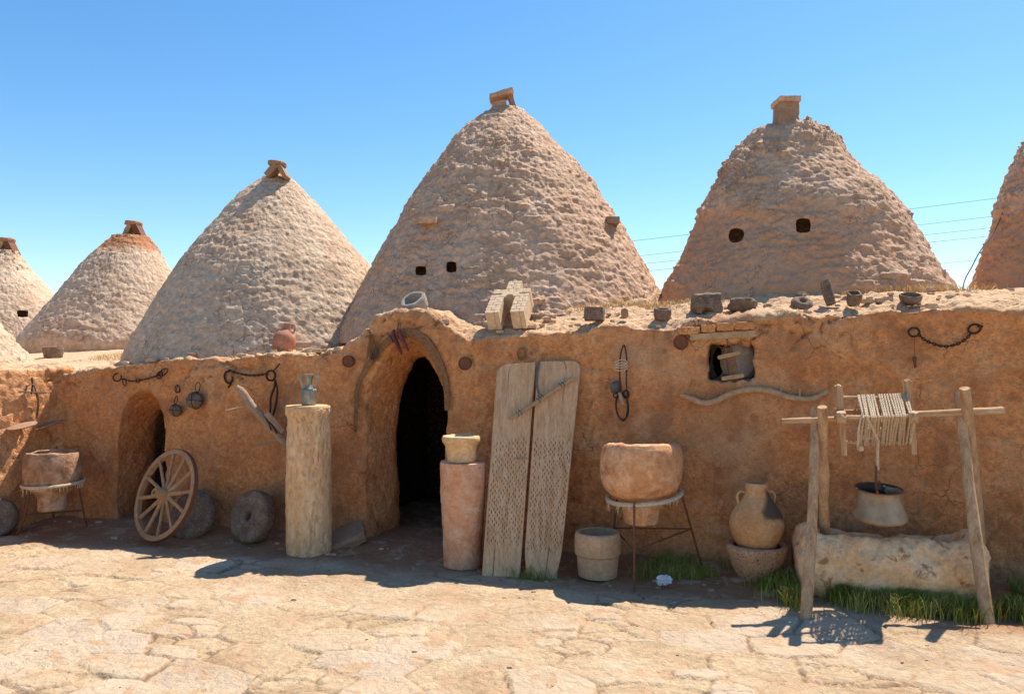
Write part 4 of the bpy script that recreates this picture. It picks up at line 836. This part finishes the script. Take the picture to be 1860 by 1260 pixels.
# stones in slings
for (px, py, rp_, rg, lab) in ((319, 745, 11, (322, 705), 'smaller round stone in a wire sling hung right of the small doorway'), (354, 727, 15, None, 'larger round stone in a wire sling hung left of the plough beam')):
    k = wY(px)/F; c = Wp(px, py, rp_*k); t = thing('slung_stone', lab, 'hanging stone', c-ZU*rp_*k, 'stones in wire slings on the wall'); r_ = rp_*k
    emit('ball', MB().blob(c, (r_, r_, r_*.97), .96, 10, None, .12, 3, px), 'basalt', t, disp=[(.003, 20)])
    for ax in ((1, 0, .1), (.3, 1, .2), (.1, .1, 1)): emit('wire', MB().torus(c, ax, r_*1.03, .0035, 28, 5), 'iron', t)
    m = MB(); loopw(m, px+(1 if rg else 5), py-rp_-(8 if rg else 9), 3 if rg else 5, 7 if rg else 9, rp_*k*.6, .004, -.2); emit('loop', m, 'iron', t)
m = MB(); loopw(m, 322, 706, 5, 7, .02, .005); loopw(m, 324, 707, 4, 6, .03, .004, .3); m.tube([Wp(322, 700, .0), Wp(321, 699, .05)], .004, 6)
single('iron_ring', 'small iron ring on a nail above the smaller slung stone', 'ring', m, 'iron')
# plough beam
PB = thing('plough_beam', 'pale forked wooden plough beam with two pegs slanting behind the tall column', 'plough', Wp(480, 800, .1))
c = curve([Wp(430, 702, .30), Wp(444, 716, .28), Wp(458, 738, .25), (Wp(476, 758, .2)), Wp(498, 782, .15), Wp(526, 812, .08)], 6)
emit('beam', MB().tube(c, np.interp(np.arange(len(c)), [0, 3, 8, 20, len(c)-1], [.028, .045, .042, .05, .046]), 10, flat=.8, wob=.15, seed=5), 'woodd', PB, disp=[(.008, 6), (.003, 22)], ang=60)
emit('wedge', MB().beam(Wp(482, 748, .25), Wp(516, 786, .17), .055, .05, rnd=.3, n=7, amp=.15, seed=2), 'woodd', PB, disp=[(.005, 12)])
emit('peg', MB().tube([Wp(409, 746, .36), Wp(456, 735, .25)], .0085, 7), 'stick', PB)
emit('peg', MB().tube([Wp(464, 809, .20), Wp(514, 800, .12)], .009, 7), 'woodd', PB)
m = MB(); loopw(m, 486, 768, 8, 14, .20, .006, .5, tilt=.05); loopw(m, 495, 778, 9, 12, .17, .006, .7, tilt=.05); emit('iron_band', m, 'iron', PB)
# iron pans set in the wall
for px, py, rr, lab in ((634, 656, 10.5, 'rusty round disc set in the wall left of the main arch'), (846, 660, 12, 'rusty round disc set in the wall right of the main arch'), (1237, 622, 13, 'reddish rusty disc set in the wall left of the window')):
    k = wY(px)/F; m = MB().lathe([(.001, .018), (rr*k*.5, .019), (rr*k*.85, .022), (rr*k*.95, .034), (rr*k, .034), (rr*k*1.02, .02), (rr*k, -.03)], Wp(px, py, .015), 36, tuple(-NB))
    single('iron_disc', lab, 'disc', m, 'rust', 'rusty discs set in the wall', [(.003, 25)])
# twigs, slippers and plaited band at the main arch
m = MB(); rng = np.random.RandomState(3)
for k in range(60):
    a = Wp(675+rng.randn()*1.5, 607+rng.rand()*3, .06+rng.rand()*.02); b = Wp(678+rng.randn()*5, 648+rng.rand()*12-3, .05+rng.rand()*.06); m.tube([a, a*.5+b*.5+rng.randn(3)*.006, b], [.0035, .003, .0015], 4)
loopw(m, 675, 612, 6, 4, .07, .005, .1)
single('twig_bundle', 'bundle of dry twigs hanging at the upper left of the main arch', 'twigs', m, 'twig', ang=None)
SP = thing('slippers', 'pair of wine-red pointed leather slippers hanging from the top of the main arch', 'slippers', Wp(722, 640, .08))
for pts, rr in ((([716, 598], [714, 608], [720, 622], [725, 634], [730, 644]), (.012, .030, .034, .028, .012)), (([726, 596], [727, 606], [732, 618], [737, 628], [742, 637]), (.012, .028, .036, .032, .015))):
    c = wcurve(pts, .09, 5); emit('slipper', MB().tube(c, np.interp(np.linspace(0, 4, len(c)), range(5), rr), 10, flat=.5), 'redlea', SP, disp=[(.004, 18)])
emit('sole', MB().tube(wcurve([(702, 604), (708, 610), (714, 622)], .10, 4), [.012]*4+[.018]*4+[.01], 8, flat=.35), 'strap', SP)
emit('string', MB().tube([Wp(724, 585, .03), Wp(722, 600, .09)], .004, 5).tube([Wp(727, 585, .03), Wp(727, 600, .09)], .003, 5), 'leather', SP)
m = MB(); ln_ = [(646, 784), (646, 760), (647, 735), (648, 708), (655, 688), (668, 664), (684, 642), (702, 622), (720, 609), (742, 604), (762, 610), (776, 624), (790, 645), (801, 668), (809, 694), (812, 720), (812, 745)]
wd_ = np.interp(range(17), [0, 3, 6, 10, 12, 14, 16], [2, 2.2, 4, 6.5, 6, 4.5, 3])
for k in range(5):
    f = (k-2)/2; P = []
    for i, (x, y) in enumerate(ln_):
        a, b = ln_[max(0, i-1)], ln_[min(16, i+1)]; tx, ty = b[0]-a[0], b[1]-a[1]; l_ = math.hypot(tx, ty); P.append(Wp(x-ty/l_*f*wd_[i], y+tx/l_*f*wd_[i], .034-.006*abs(f)))
    c = curve(P, 5); m.tube(c, np.interp(np.linspace(0, 16, len(c)), range(17), wd_)*.0013+.0025, 6)
single('reed_band', 'long plaited reed band nailed round the edge of the main doorway arch', 'band', m, 'twig', None, [(.003, 20)], ang=None)
m = MB(); loopw(m, 947, 643, 7, 10, .03, .007); loopw(m, 948, 642, 6, 11, .04, .005, .1)
single('rope_ring', 'small rope ring hanging on the wall just above the threshing boards', 'ring', m, 'twig')
# harness
HN = thing('harness', 'old bridle of dark leather straps and iron bit hanging between boards and window', 'harness', Wp(1130, 765, .05))
pr_ = lambda pts, off, r, fl=None: MB().tube(wcurve(pts, off, 5), r, 6, flat=fl)
emit('strap', pr_([(1133, 626), (1128, 640), (1126, 660), (1126, 690), (1127, 715)], .05, .016, .4), 'leather', HN)
emit('strap', pr_([(1134, 626), (1138, 645), (1138, 670), (1138, 700), (1140, 722)], .04, .012, .5), 'leather', HN)
m = MB()
for k, y in enumerate((658, 663, 668)): m.tube(wcurve([(1115, y+1), (1122, y-3), (1132, y-5), (1138, y-2), (1138, y+2), (1128, y+5), (1116, y+4)], .065+.004*k, 4), .005, 6)
emit('rope_coil', m, 'rope', HN)
m = MB(); loopw(m, 1119, 718, 5, 4, .06, .006); loopw(m, 1137, 716, 5, 7, .05, .007); loopw(m, 1130, 738, 11, 24, .05, .008, .08); emit('bit', m, 'iron', HN)
emit('tongue', MB().beam(Wp(1125, 712, .07), Wp(1132, 736, .08), .03, .015, hint=tuple(NB), rnd=.4, n=6), 'woodd', HN)
emit('strap', pr_([(1120, 728), (1119, 742), (1124, 756), (1132, 764), (1138, 756), (1140, 738), (1139, 724)], .05, .012, .6), 'leather', HN)
emit('rag', MB().blob(Wp(1118, 703, .01), (.045, .02, .05), .8, 7, FRW, .2, 3, 8), 'strap', HN)
# window contents
def nf(px, py, t): return Wp(px, py, -t)
kk = Wp(1330, 655, -.15)[1]/F
for (px, py, rxx, ryy, tt, lab, sk) in ((1305, 657, 18, 33, .20, 'narrow-looking turned wooden hoop in the left half of the window niche', False), (1343, 656, 30, 36, .13, 'round sieve with grey stretched skin in the right half of the window niche', True)):
    t = thing('sieve', lab, 'sieve', nf(px, py+ryy, tt), 'sieve hoops in the window niche'); c = nf(px, py, tt)
    th_ = math.acos(min(1, rxx/ryy)); e1_ = math.cos(th_)*U+math.sin(th_)*NB*(1 if sk else -1); e2_ = ZU; n_ = np.cross(e1_, e2_); n_ = n_ if np.dot(n_, NB) < 0 else -n_
    emit('hoop', ring_rect(c, e1_, e2_, n_, ryy*kk*.88, ryy*kk*1.0, .028, 48), 'hoop', t, ang=40)
    if sk: emit('skin', MB().lathe([(.001, 0), (ryy*kk*.89, 0), (ryy*kk*.89, -.003), (.001, -.003)], c+n_*(-.0), 40, tuple(n_)), 'skin', t)
SH = thing('rope_shuttle', 'rope twist between two wooden blocks, wired to the lintel of the window', 'shuttle', nf(1333, 692, .02))
emit('block', MB().beam(nf(1303, 650, .04), nf(1346, 640, .0), .05, .036, hint=(0, 0, 1), rnd=.35, n=8), 'stick', SH)
emit('block', MB().beam(nf(1310, 688, .04), nf(1353, 681, .0), .05, .036, hint=(0, 0, 1), rnd=.35, n=8), 'stick', SH)
m = MB()
for k in range(6): m.tube([nf(1318+k*2.2, 632, .02+.01*(k % 2)), nf(1320+k*2.6, 645, .02), nf(1325+k*2.6, 668, .03), nf(1327+k*2.8, 696, .03)], .0045, 5)
m.tube(curve([nf(1312, 640, .06), nf(1318, 628, .04), nf(1326, 626, .03), nf(1334, 632, .02)], 4), .006, 6)
emit('cord', m, 'twig', SH)
emit('wire', MB().tube([Wp(1321, 604, .06), Wp(1321, 615, .04), nf(1321, 630, .0)], .003, 5), 'iron', SH)
# yoke under the window
YK = thing('ox_yoke', 'wavy wooden ox yoke hung on the wall below the window', 'yoke', Wp(1370, 735, .05))
c = wcurve([(1235, 717), (1252, 722), (1268, 729), (1285, 732), (1303, 727), (1325, 716), (1350, 709), (1378, 707), (1405, 712), (1430, 720), (1452, 724), (1474, 724), (1490, 718), (1504, 710)], .055, 5)
emit('bar', MB().tube(c, np.interp(np.linspace(0, 1, len(c)), [0, .05, .3, .5, .8, 1], [.014, .024, .026, .027, .024, .017]), 10, wob=.1), 'stick', YK, disp=[(.004, 8), (.002, 25)], ang=60)
emit('peg', MB().tube([Wp(1419, 702, .05), Wp(1417, 736, .05)], .006, 6), 'stick', YK); emit('peg', MB().tube([Wp(1453, 706, .06), Wp(1452, 726, .06)], .006, 6), 'stick', YK)
# left wall: discs and a small iron trap
for (px, py, tl_, lab) in ((40, 773, (-.10, -.22, 1), 'flat dark stone disc jutting from the sunlit left wall, casting a long shadow'), (90, 771, (-.32, -.2, 1), 'flat dark stone disc jutting from the wall right in the left corner')):
    k = 7.5/F; c = Lp(px, py, .10); m = MB().lathe([(.001, -.010), (24*k*.8, -.012), (24*k, -.003), (24*k*1.01, .004), (24*k*.8, .010), (.001, .012)], c, 40, tuple(nz(tl_)))
    single('stone_disc', lab, 'stone disc', m, 'brownstone', 'flat stone discs jutting from the left corner', [(.004, 12)])
t = thing('iron_trap', 'small iron animal trap on a wire hung high on the sunlit left wall', 'trap', Lp(55, 712, .03))
L3 = lambda x, y, o=.05: Lp(x, y, o)
emit('bar', MB().tube([L3(34, 711), L3(84, 713)], .008, 6), 'strap', t); emit('jaw', MB().tube(curve([L3(46, 712), L3(50, 702), L3(57, 697), L3(63, 703), L3(66, 713)], 4), .006, 6), 'strap', t)
emit('spring', MB().tube([L3(58, 686, .03), L3(59, 700), L3(57, 716)], .008, 6), 'iron', t); emit('chain', MB().chain([L3(66, 713), L3(70, 735), L3(66, 760)], .03, .004), 'iron', t)

# ------------------------------------------------------------------ things on the roof edge
def Rf(px, py, t):
    p = Wp(px, py, -t); p[2] = roofz(p)+.004; return p
def openstone(nm, lab, cat, px, pyb, t, rpx, hpx, tilt=(0, -.1, 1), mat='basalt', sq=0, wall=.22, dep=.6, group='old stone tools set out along the roof edge', ell=1., seed=0, amp=.012):
    b = Rf(px, pyb, t); k = b[1]/F; r = rpx*k; h = hpx*k; ax = nz(tilt)
    pr = [(.001, 0), (r*.75, 0), (r*.88, h*.08), (r*.98, h*.5), (r, h*.92), (r*.96, h), (r*(1-wall), h), (r*(1-wall*1.2), h*(1-dep*.5)), (r*(1-wall*1.9), h*(1-dep)), (.001, h*(1-dep*1.08))]
    q = [pr[0]]
    for a_, b_ in zip(pr[:-1], pr[1:]):
        n_ = max(1, int(np.hypot(a_[0]-b_[0], a_[1]-b_[1])/.012)); q += [(a_[0]+(b_[0]-a_[0])*i/n_, a_[1]+(b_[1]-a_[1])*i/n_) for i in range(1, n_+1)]
    th = np.arange(48)*2*math.pi/48; f = 1+sq*((1/np.maximum(np.abs(np.cos(th)), np.abs(np.sin(th))))-1); fr = frame(ax, (0, 1, 0)) if abs(ax[2]) > .95 else frame(ax)
    P = A([np.stack([np.cos(th)*r_*f, np.sin(th)*r_*f*ell, np.full(48, z_)], 1) @ fr.T+b for r_, z_ in q]); m = MB().grid(P, False, True, flip=True)
    return single(nm, lab, cat, m, mat, group, [(amp, 8), (amp*.35, 30)], ang=50)
openstone('stone_mortar', 'dark stone mortar on the dry grass between the left domes', 'mortar', 97, 652, 1.3, 17, 19, (0, -.05, 1))
openstone('stone_mortar', 'grey hollowed stone bowl tilted open towards the viewer above the main arch', 'mortar', 759, 566, .22, 22, 26, (-.32, -.58, .8), 'lightgrey' if 'lightgrey' in MT else 'basalt', .25, .2, .7, seed=2)
openstone('stone_mortar', 'dark shallow stone basin on the roof edge where the two biggest domes meet', 'mortar', 1202, 583, .25, 15, 19, (.05, -.25, 1), 'basalt', .1, .18, .5)
openstone('stone_mortar', 'small square-cut stone mortar beside the upright pestle', 'mortar', 1548, 558, .22, 12, 24, (-.05, -.5, .9), 'basalt', .55, .25, .6)
openstone('stone_mortar', 'shallow broken stone bowl on the roof edge furthest to the right', 'mortar', 1653, 558, .2, 19, 13, (-.05, -.35, 1), 'basalt', .0, .1, .9, seed=4)
b = Rf(1080, 587, .2); single('stone_block', 'dark squared stone block on the roof edge right of the brick arch', 'stone block', MB().blob(b+ZU*.055, (.085, .08, .058), .15, 10, frame((0, 0, 1), (.2, 1, 0)), .1, 4, 2), 'basalt', None, [(.008, 9)])
b = Rf(1135, 582, .2); single('small_stone', 'small round dark stone between the square block and the shallow basin', 'stone', MB().blob(b+ZU*.035, (.032, .035, .045), .7, 8, None, .2, 4, 4), 'brownstone', None, [(.004, 14)])
b = Rf(1283, 580, .3); bl_ = MB().blob(b+ZU*.07, (.125, .11, .10), .55, 14, None, .25, 3, 7); V = np.concatenate(bl_.v); rel = V-(b+A([-.01, -.12, -.01])); q_ = np.sqrt((rel[:, 0]/.045)**2+(rel[:, 2]/.045)**2); V[:, 1] += .06*(1-sstep(.6, 1.1, q_))*(rel[:, 1] < .12); bl_.v = [V]
single('hollowed_boulder', 'big dark boulder with a notch hollowed in its foot, above the window', 'boulder', bl_, 'basalt', None, [(.010, 8), (.004, 30)])
b = Rf(1348, 570, .28); single('stone_slab', 'dark pitted rounded slab leaning on the dome right of the notched boulder', 'stone', MB().blob(b+ZU*.055, (.12, .05, .068), .75, 12, frame((0, -.55, .85), (0, 1, 0)), .2, 4, 9), 'basalt', None, [(.010, 8), (.005, 35)])
def ringstone(px, py, t, R_, r_, tilt, lab, mat):
    c = Rf(px, py, t); single('ring_stone', lab, 'ring stone', MB().torus(c, nz(tilt), R_, r_, 40, 14), mat, 'round stones with a hole on the roof edge', [(.006, 10), (.003, 30)])
ringstone(1396, 563, .3, .028, .018, (0, -.8, .6), 'small dull ring stone half hidden in the mud left of the larger ring stone', 'brownstone')
ringstone(1457, 550, .32, .052, .035, (0, -.55, .85), 'larger grey ring stone at the foot of the brown dome', 'basalt')
b = Rf(1510, 560, .25); single('stone_pestle', 'upright grey stone pestle leaning at the foot of the brown dome', 'pestle', MB().tube(curve([b, b+A([-.012, .015, .06]), b+A([-.024, .03, .13]), b+A([-.03, .04, .185]), b+A([-.032, .043, .20])], 5), [.038]*4+[.042]*6+[.040]*5+[.036]*3+[.026, .012, .003], 14), 'basalt', None, [(.004, 14)])
m = MB().lathe([(.001, 0), (.05, .004), (.075, .015), (.08, .022), (.074, .022), (.04, .012), (.001, .01)], Rf(346, 642, .2)+ZU*.02, 32, tuple(nz((-.25, -.45, 1))))
single('tin_dish', 'upturned pale grey dish on the roof edge under the second dome', 'dish', m, 'tin', None, [(.004, 15)])
b = Rf(349, 650, .12); single('small_stone', 'small flat stone propping the pale dish on the roof edge', 'stone', MB().blob(b+ZU*.02, (.045, .03, .022), .5, 7, None, .2, 4, 9), 'brownstone')
# the tipped jug
JC = Rf(512, 632, .40); kj = JC[1]/F; ax = nz([.16, .10, 1]); jr = [(0, .001), (0, 8), (4, 14), (12, 19), (22, 20.5), (32, 18.5), (40, 12), (44, 7), (48, 5), (52, 5), (55, 7)]
JG = thing('clay_jug', 'round reddish clay jug with a narrow neck tipped on the dry roof grass', 'jug', JC)
pj = [(max(.001, r*kj), h*kj) for h, r in jr]; pj = smooth_rows(pj, 4); JC2 = JC-ZU*.02
emit('body', MB().lathe(inner([(r, z) for r, z in pj], .012, .08), JC2, 40, tuple(ax)), 'clay2', JG, disp=[(.003, 12)], ang=60)
emit('handle', MB().tube(curve([JC2+ax*54*kj+A([.03, 0, 0]), JC2+ax*52*kj+A([.075, 0, 0]), JC2+ax*44*kj+A([.085, 0, 0]), JC2+ax*36*kj+A([.07, 0, 0])], 4), .011, 7, flat=.6), 'clay2', JG)
# little brick gate lying on the foot of the dome
BO = Rf(922, 600, .10)+ZU*.035; kb_ = BO[1]/F; bu = nz([.95, -.24, .03]); bv = nz([.16, .80, .60]); bn = nz(np.cross(bu, bv)); bn = bn if bn[1] < 0 else -bn; bv = nz(np.cross(bn, bu)); bv = bv if bv[2] > 0 else -bv
BG = thing('brick_gate_model', 'small pale brick arch lying tilted on the foot of the tallest dome', 'brick arch', BO)
fb = np.stack([bu, bn, bv], 1); sc = 1.0
def bpt(x, y, z=0): return BO+(bu*x+bv*y+bn*z)*1.12
co = MB()
for x0, x1, y0, y1 in ((-.158, -.050, .01, .335), (.042, .150, .01, .335), (-.048, .040, .285, .335), (-.045, .05, .337, .47)): co.blob(bpt((x0+x1)/2, (y0+y1)/2, .062), ((x1-x0)*.56-.004, .083, (y1-y0)*.56-.002), .01, 2, fb)
emit('mortar_core', co, 'mortar', BG, ang=30)
bk = MB(); rng = np.random.RandomState(5)
def brick(x0, x1, y0, y1): bk.blob(bpt((x0+x1)/2, (y0+y1)/2, .064), ((x1-x0)*.56-.0025, .090+rng.rand()*.003, (y1-y0)*.56-.0022), .06, 3, fb)
for r_ in range(9):
    y0 = .008+r_*.0375; y1 = y0+.0375
    for (a_, b_) in ((-.162, -.047), (.040, .154)):
        if r_ > 6: break
        md_ = a_+(b_-a_)*(.36 if r_ % 2 else .64); brick(a_, md_, y0, y1); brick(md_, b_, y0, y1)
for k in range(7):      # arch stones
    a_ = math.pi*(k+.5)/7; c_ = bpt(-.004+math.cos(a_)*.058, .240+math.sin(a_)*.055, .066); d_1 = nz(bu*math.cos(a_)+bv*math.sin(a_)); bk.blob(c_, (.030, .090, .015), .06, 3, np.stack([d_1, bn, np.cross(bn, d_1)], 1))
for r_ in range(2):
    for k in range(5): brick(-.154+k*.0616, -.154+(k+1)*.0616, .290+r_*.03, .320+r_*.03)
for r_ in range(4):
    n_ = 3 if r_ % 2 else 2
    for k in range(n_): brick(-.055+k*.115/n_, -.055+(k+1)*.115/n_, .352+r_*.03, .382+r_*.03)
emit('brickwork', bk, 'brick', BG, disp=[(.0015, 30)], ang=40)
emit('chimney_ring', MB().torus(bpt(0, .47, .10), bn, .035, .014, 24, 8), 'brick', BG)
emit('finial', MB().tube([bpt(.07, .0, .12), bpt(.07, .03, .125)], [.014, .02], 8), 'brick', BG)

# ------------------------------------------------------------------ grass, straw, rubble
def blades(name, pts, hgt, wd, mat, lean=.5, seed=0):
    rng = np.random.RandomState(seed); n = len(pts); P = A(pts); h = hgt*(.45+.8*rng.rand(n)); a = rng.rand(n)*6.283; b = a+1.2+rng.rand(n)
    dx = np.stack([np.cos(a), np.sin(a), 0*a], 1)*(h*lean*(.2+rng.rand(n)))[:, None]; sd_ = np.stack([np.cos(b), np.sin(b), 0*a], 1)*(wd*(.6+.8*rng.rand(n)))[:, None]; up_ = np.stack([0*h, 0*h, h], 1)
    v = [P-sd_, P+sd_, P+up_*.5+dx*.3-sd_*.8, P+up_*.5+dx*.3+sd_*.8, P+up_*.86+dx*.8-sd_*.5, P+up_*.86+dx*.8+sd_*.5, P+up_+dx*1.5]
    V = np.stack(v, 1).reshape(-1, 3); o_ = np.arange(n)*7; Fs = np.concatenate([np.stack([o_, o_+1, o_+3, o_+2], 1), np.stack([o_+2, o_+3, o_+5, o_+4], 1)]).tolist()+np.stack([o_+4, o_+5, o_+6], 1).tolist()
    return (V, Fs)
rng = np.random.RandomState(21)
def scatter(n, fn, dens, zf, seed):
    r = np.random.RandomState(seed); out = []
    while len(out) < n:
        c_ = A([fn(r) for _ in range(n)])
        if dens is not None: c_ = c_[r.rand(n) < dens(c_)]
        out += [[x[0], x[1], zf(x)] for x in c_[:n-len(out)]]
    return out
def reg(cx, cy, sx_, sy_, ang=-.27):
    c_, s__ = math.cos(ang), math.sin(ang); return lambda r: A([cx+(lambda a, b: a*c_-b*s__)(r.randn()*sx_, r.randn()*sy_), cy+(lambda a, b: a*s__+b*c_)(r.randn()*sx_, r.randn()*sy_), 0])
gzf = lambda x: gz(x[0], x[1])
pts = []
pts += scatter(9500, lambda r: TC+U*(r.rand()*1.42-.70)+FU*(.20+abs(r.randn())*.13), lambda p: sstep(-.45, .1, fbm(p*4, 3, 81)), gzf, 1)
pts += scatter(700, lambda r: TC+U*(-.70+.10*r.randn())+FU*(.05+r.randn()*.14), None, gzf, 2)
pts += scatter(7500, lambda r: TC+U*(.80+abs(r.randn())*.28)+FU*(.22+r.randn()*.20), lambda p: sstep(-.5, .1, fbm(p*5, 3, 82)), gzf, 3)
V1, F1_ = blades('g', pts, .105, .0028, 'grass', .6, 4)
sh = scatter(1300, lambda r: A([1.22, 6.02, 0])+U*(r.randn()*.26)+FU*(r.rand()*.34-.08), lambda p: sstep(-.3, .3, fbm(p*6, 3, 83)), gzf, 5)
sh += scatter(140, lambda r: G(960, 1052)+U*(r.randn()*.12)+NB*(r.rand()*.05), None, gzf, 6)
V2_, F2_ = blades('g', sh, .085, .0024, 'grass', .7, 7)
single('green_grass', 'green grass growing round the well trough and along the shaded wall foot', 'grass', (np.concatenate([V1, V2_]), F1_+[[i+len(V1) for i in f] for f in F2_]), 'grass', kind='stuff', ang=None)
zr = lambda x: roofz(x)+.0
dr = []
dr += scatter(3000, lambda r: C0+U*(.1+r.rand()*3.0-1.0)+NB*(.25+r.rand()*2.2), lambda p: sstep(-.05, .35, fbm(p*1.5, 3, 84)), zr, 8)
dr += scatter(2600, lambda r: C0+U*(2.2+r.rand()*2.0)+NB*(.15+r.rand()*.8), lambda p: sstep(-.1, .4, fbm(p*1.5, 3, 85)), zr, 9)
dr += scatter(1500, lambda r: C0+U*(sof(1120, 600)+r.randn()*.45)+NB*(.55+r.rand()*.3), None, zr, 10)
dr += scatter(700, lambda r: C0+U*(sof(1745, 560)+r.randn()*.2)+NB*(.7+r.rand()*.3), None, zr, 11)
V3, F3_ = blades('s', dr, .055, .0025, 'straw', 1.2, 12)
single('dry_grass', 'dry straw-coloured grass on the flat mud roof between the domes', 'grass', (V3, F3_), 'straw', kind='stuff', ang=None)
m = MB(); rng = np.random.RandomState(8)
for k in range(420):
    if k % 3: p = C0+U*(rng.rand()*9)+NB*(.05+rng.rand()**1.5*.9); p[2] = roofz(p); s_1 = .008+.022*rng.rand()**2
    elif k % 2: p = A([rng.rand()*8-4, 3.5+rng.rand()*3.0, 0]); p[2] = gz(p[0], p[1]); s_1 = .004+.010*rng.rand()**3
    else: p = C0+U*(rng.rand()*9)-NB*(.08+rng.rand()*.7); p[2] = gz(p[0], p[1]); s_1 = .005+.014*rng.rand()**3
    m.blob(p+ZU*s_1*.3, (s_1*(1+rng.rand()), s_1, s_1*.7), .5, 2, None, .3, 5, k)
single('rubble', 'crumbs of dried mud and gravel strewn on the roof edge and ground', 'rubble', m, 'roof', kind='stuff', ang=40)

# ------------------------------------------------------------------ wires in the sky
def wire(pp, Y, lab, sag=.0):
    P = [D(x, y, Y) for x, y in pp]; c = []
    for a, b in zip(P[:-1], P[1:]):
        for j in range(8): c.append(a+(b-a)*j/8)
    c.append(P[-1]); single('power_line', lab, 'power line', MB().tube(c, .011, 5), 'cable', 'overhead wires crossing behind the domes')
names = ['topmost', 'second', 'third', 'fourth', 'lowest']
for k, (y0, y1, y2) in enumerate(((448, 380, 306), (476, 411, 341), (490, 430, 366), (504, 444, 383), (540, 484, 428))):
    wire([(1060, y0), (1650, y1), (2250, y2)], 42, f'{names[k]} of the five thin overhead wires seen between the brown dome and the right edge')
pm = MB().tube([D(1060, 640, 42), D(1060, 425, 42)], [.16, .10], 10)
UP = thing('utility_pole', 'utility pole behind the tallest dome carrying the thin overhead wires', 'pole', D(1060, 705, 42)*A([1, 1, 0]))
emit('pole', MB().tube([D(1060, 705, 42)*A([1, 1, 0]), D(1060, 436, 42)], [.17, .11], 10), 'woodz', UP)
for k, y in enumerate((448, 476, 490, 504, 540)): emit('crossarm', MB().beam(D(1040, y+3, 42.1), D(1080, y+3, 42.1), .1, .08), 'woodz', UP)
c = curve([surf('last', 1822, 385, .03), surf('last', 1806, 420, .05)+A([-.01, -.02, 0]), D(1781, 455, 7.4), D(1765, 485, 7.35), D(1752, 510, 7.3), D(1745, 545, 7.2)], 5)
single('hanging_cable', 'thin dark cable hanging down the left side of the rightmost dome', 'cable', MB().tube(c, .006, 6), 'cable')
